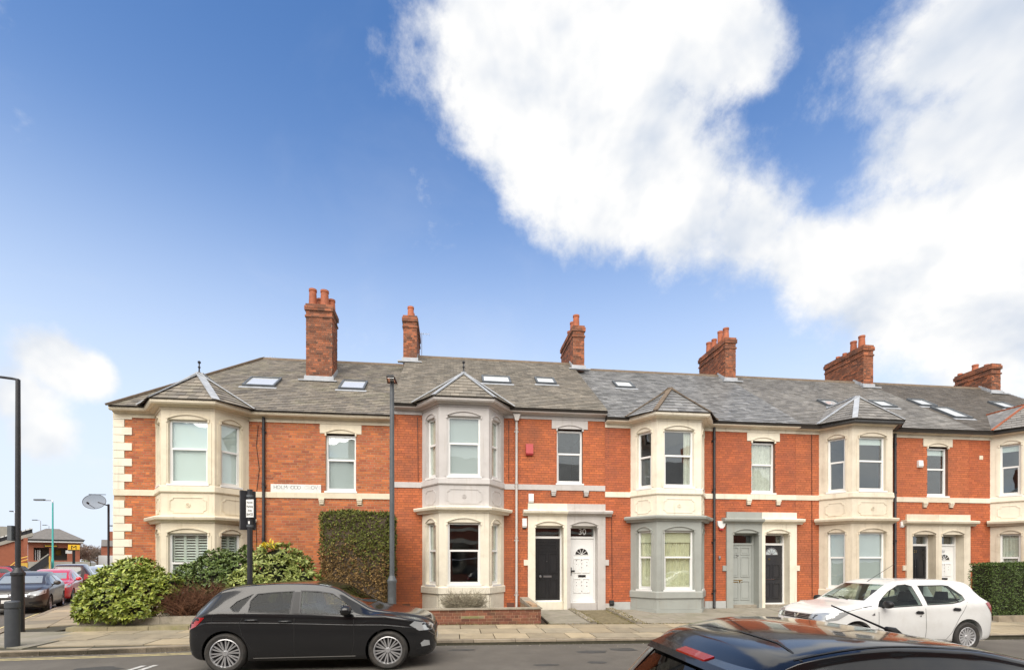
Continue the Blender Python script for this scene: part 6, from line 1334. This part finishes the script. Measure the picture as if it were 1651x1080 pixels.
for k in range(3): a = math.pi / 2 + k * math.tau / 3; e_.tube([(fx, 0, .645), (fx, .095 * math.cos(a), .645 + .095 * math.sin(a))], [.018, .005], 5)
link('emblem', e_, 'chrome', c.t); pl = link('number_plate', MB().box(fx - .015, fx + .005, -.26, .26, .40, .51), 'plate_white', c.t); text_on('lettering', 'LP72', .10, 'ink', pl, Fr((fx + .006, 0, 0), (0, 1, 0), (1, 0, 0)), .06, 0, .455, 1); 
mp = side_pos(13.7, .12 + .86); c = street_car('hatchback_car', 'bright red hatchback parked behind the bronze hatchback', tall(FS, .99, 1.0), 'paint_red', (mp.x, mp.y, 0), S_ang, 1)
for sg in (1, -1): c.part('headlight', [(sg * a, b) for a, b in ((.44, .70), (.50, .78), (.72, .86), (.80, .84), (.78, .72), (.6, .68))][::sg], 'x', 'lens_clear', 1, .008); c.both('headlight', [(1.60, .84), (1.9, .76), (1.95, .70), (1.75, .70)], 'lens_clear', .006)
c.part('grille', [(-.45, .34), (.45, .34), (.40, .55), (-.40, .55)], 'x', 'rubber_trim', 1, .006); c.part('number_plate', [(-.26, .42), (.26, .42), (.26, .52), (-.26, .52)], 'x', 'plate_white', 1, .012)
mp = side_pos(20.0, .12 + .92); c = street_car('estate_car', 'dark maroon tall estate car seen from behind past the red hatchback', tall(FS, 1.17, 1.07), 'paint_maroon', (mp.x, mp.y, 0), S_ang + math.pi, -1)
for sg in (1, -1): c.part('tail_light', [(sg * .62, .85), (sg * .64, 1.15), (sg * .80, 1.1), (sg * .80, .82)][::sg], 'x', 'lens_red', -1, .008)
mp = side_pos(29, .25 + .9); street_car('hatchback_car', 'pale silver car far down the side street beyond the estate car', tall(FS, 1.0), 'paint_silver', (mp.x, mp.y, 0), S_ang, 1)
mp = side_pos(36, .25 + .9); street_car('hatchback_car', 'farthest white car on the kerb side of the side street', tall(FS, 1.05), 'paint_white', (mp.x, mp.y, 0), S_ang, 1)
g = on_ground(4, 945); street_car('hatchback_car', 'red car with grey windscreen cut off by the left edge', tall(FS, .98), 'paint_red', (g.x - 1.2, g.y, 0), S_ang - .5, 1)
g = on_ground(25, 938); street_car('hatchback_car', 'small dark car half hidden behind the black lamp post', tall(FS, .98), 'paint_charcoal', (g.x - 1, g.y, 0), S_ang - .6, 1)
# ------------------------------------------------------------------ the other side of the street (seen in the reflections)
np_ = MB().prismz([(-40, 1.2), (40, 1.2), (40, -3.9), (-40, -3.9)], lambda x, y: -.2, lambda x, y: road_z(x) + .12); struct('near_pavement', np_, 'flag')
for i, x in enumerate((-21, -14.3, -7.6, -.9, 5.8, 12.5, 19.2)):
    h = thing('brick_house', ('first', 'second', 'third', 'fourth', 'fifth', 'sixth', 'seventh')[i] + ' brick house from the left on the near side of the street, behind the viewer', 'house', (x, -3.9, .1), math.pi, 'houses behind the viewer')
    hol = [(-2.6, -1.0, .9, 2.9), (-2.6, -1.0, 4.1, 5.9), (-5.9, -5.0, 4.1, 5.9), (-6.2, -5.2, .2, 2.7)]; mb = MB()
    for (a, b, c, d) in cells(-6.7, 0, -.3, 6.3, hol): mb.box(a, b, 0, .3, c, d)
    link('wall', mb, 'brick_far', h); link('string_course', MB().box(-6.7, 0, -.04, 0, 3.7, 3.9), 'cream', h)
    for (a, b, c, d) in hol[:3]: link('window', MB().box(a, b, .1, .15, c, d), 'car_pane_dark', h); link('window_frame', MB().boxf(FRONT, a, b, -.09, -.02, c - .06, c).boxf(FRONT, a, b, -.1, -.03, (c + d) / 2 - .03, (c + d) / 2 + .03), 'upvc', h)
    link('lintel', MB().box(-2.8, -.8, -.05, 0, 2.9, 3.2), 'cream', h); link('door', MB().box(-6.2, -5.2, .1, .15, .2, 2.7), 'door_black', h)
    link('roof', MB().add([(a, b, c) for a in (-6.7, 0) for b, c in ((-.3, 6.3), (4.5, 9.7), (9.3, 6.3))], [(0, 3, 4, 1), (1, 4, 5, 2), (0, 1, 2), (3, 5, 4), (0, 2, 5, 3)]), 'slate_mid', h); link('chimney', MB().box(-.3, .2, 3.6, 5.6, 8.5, 11), 'brick_far', h)
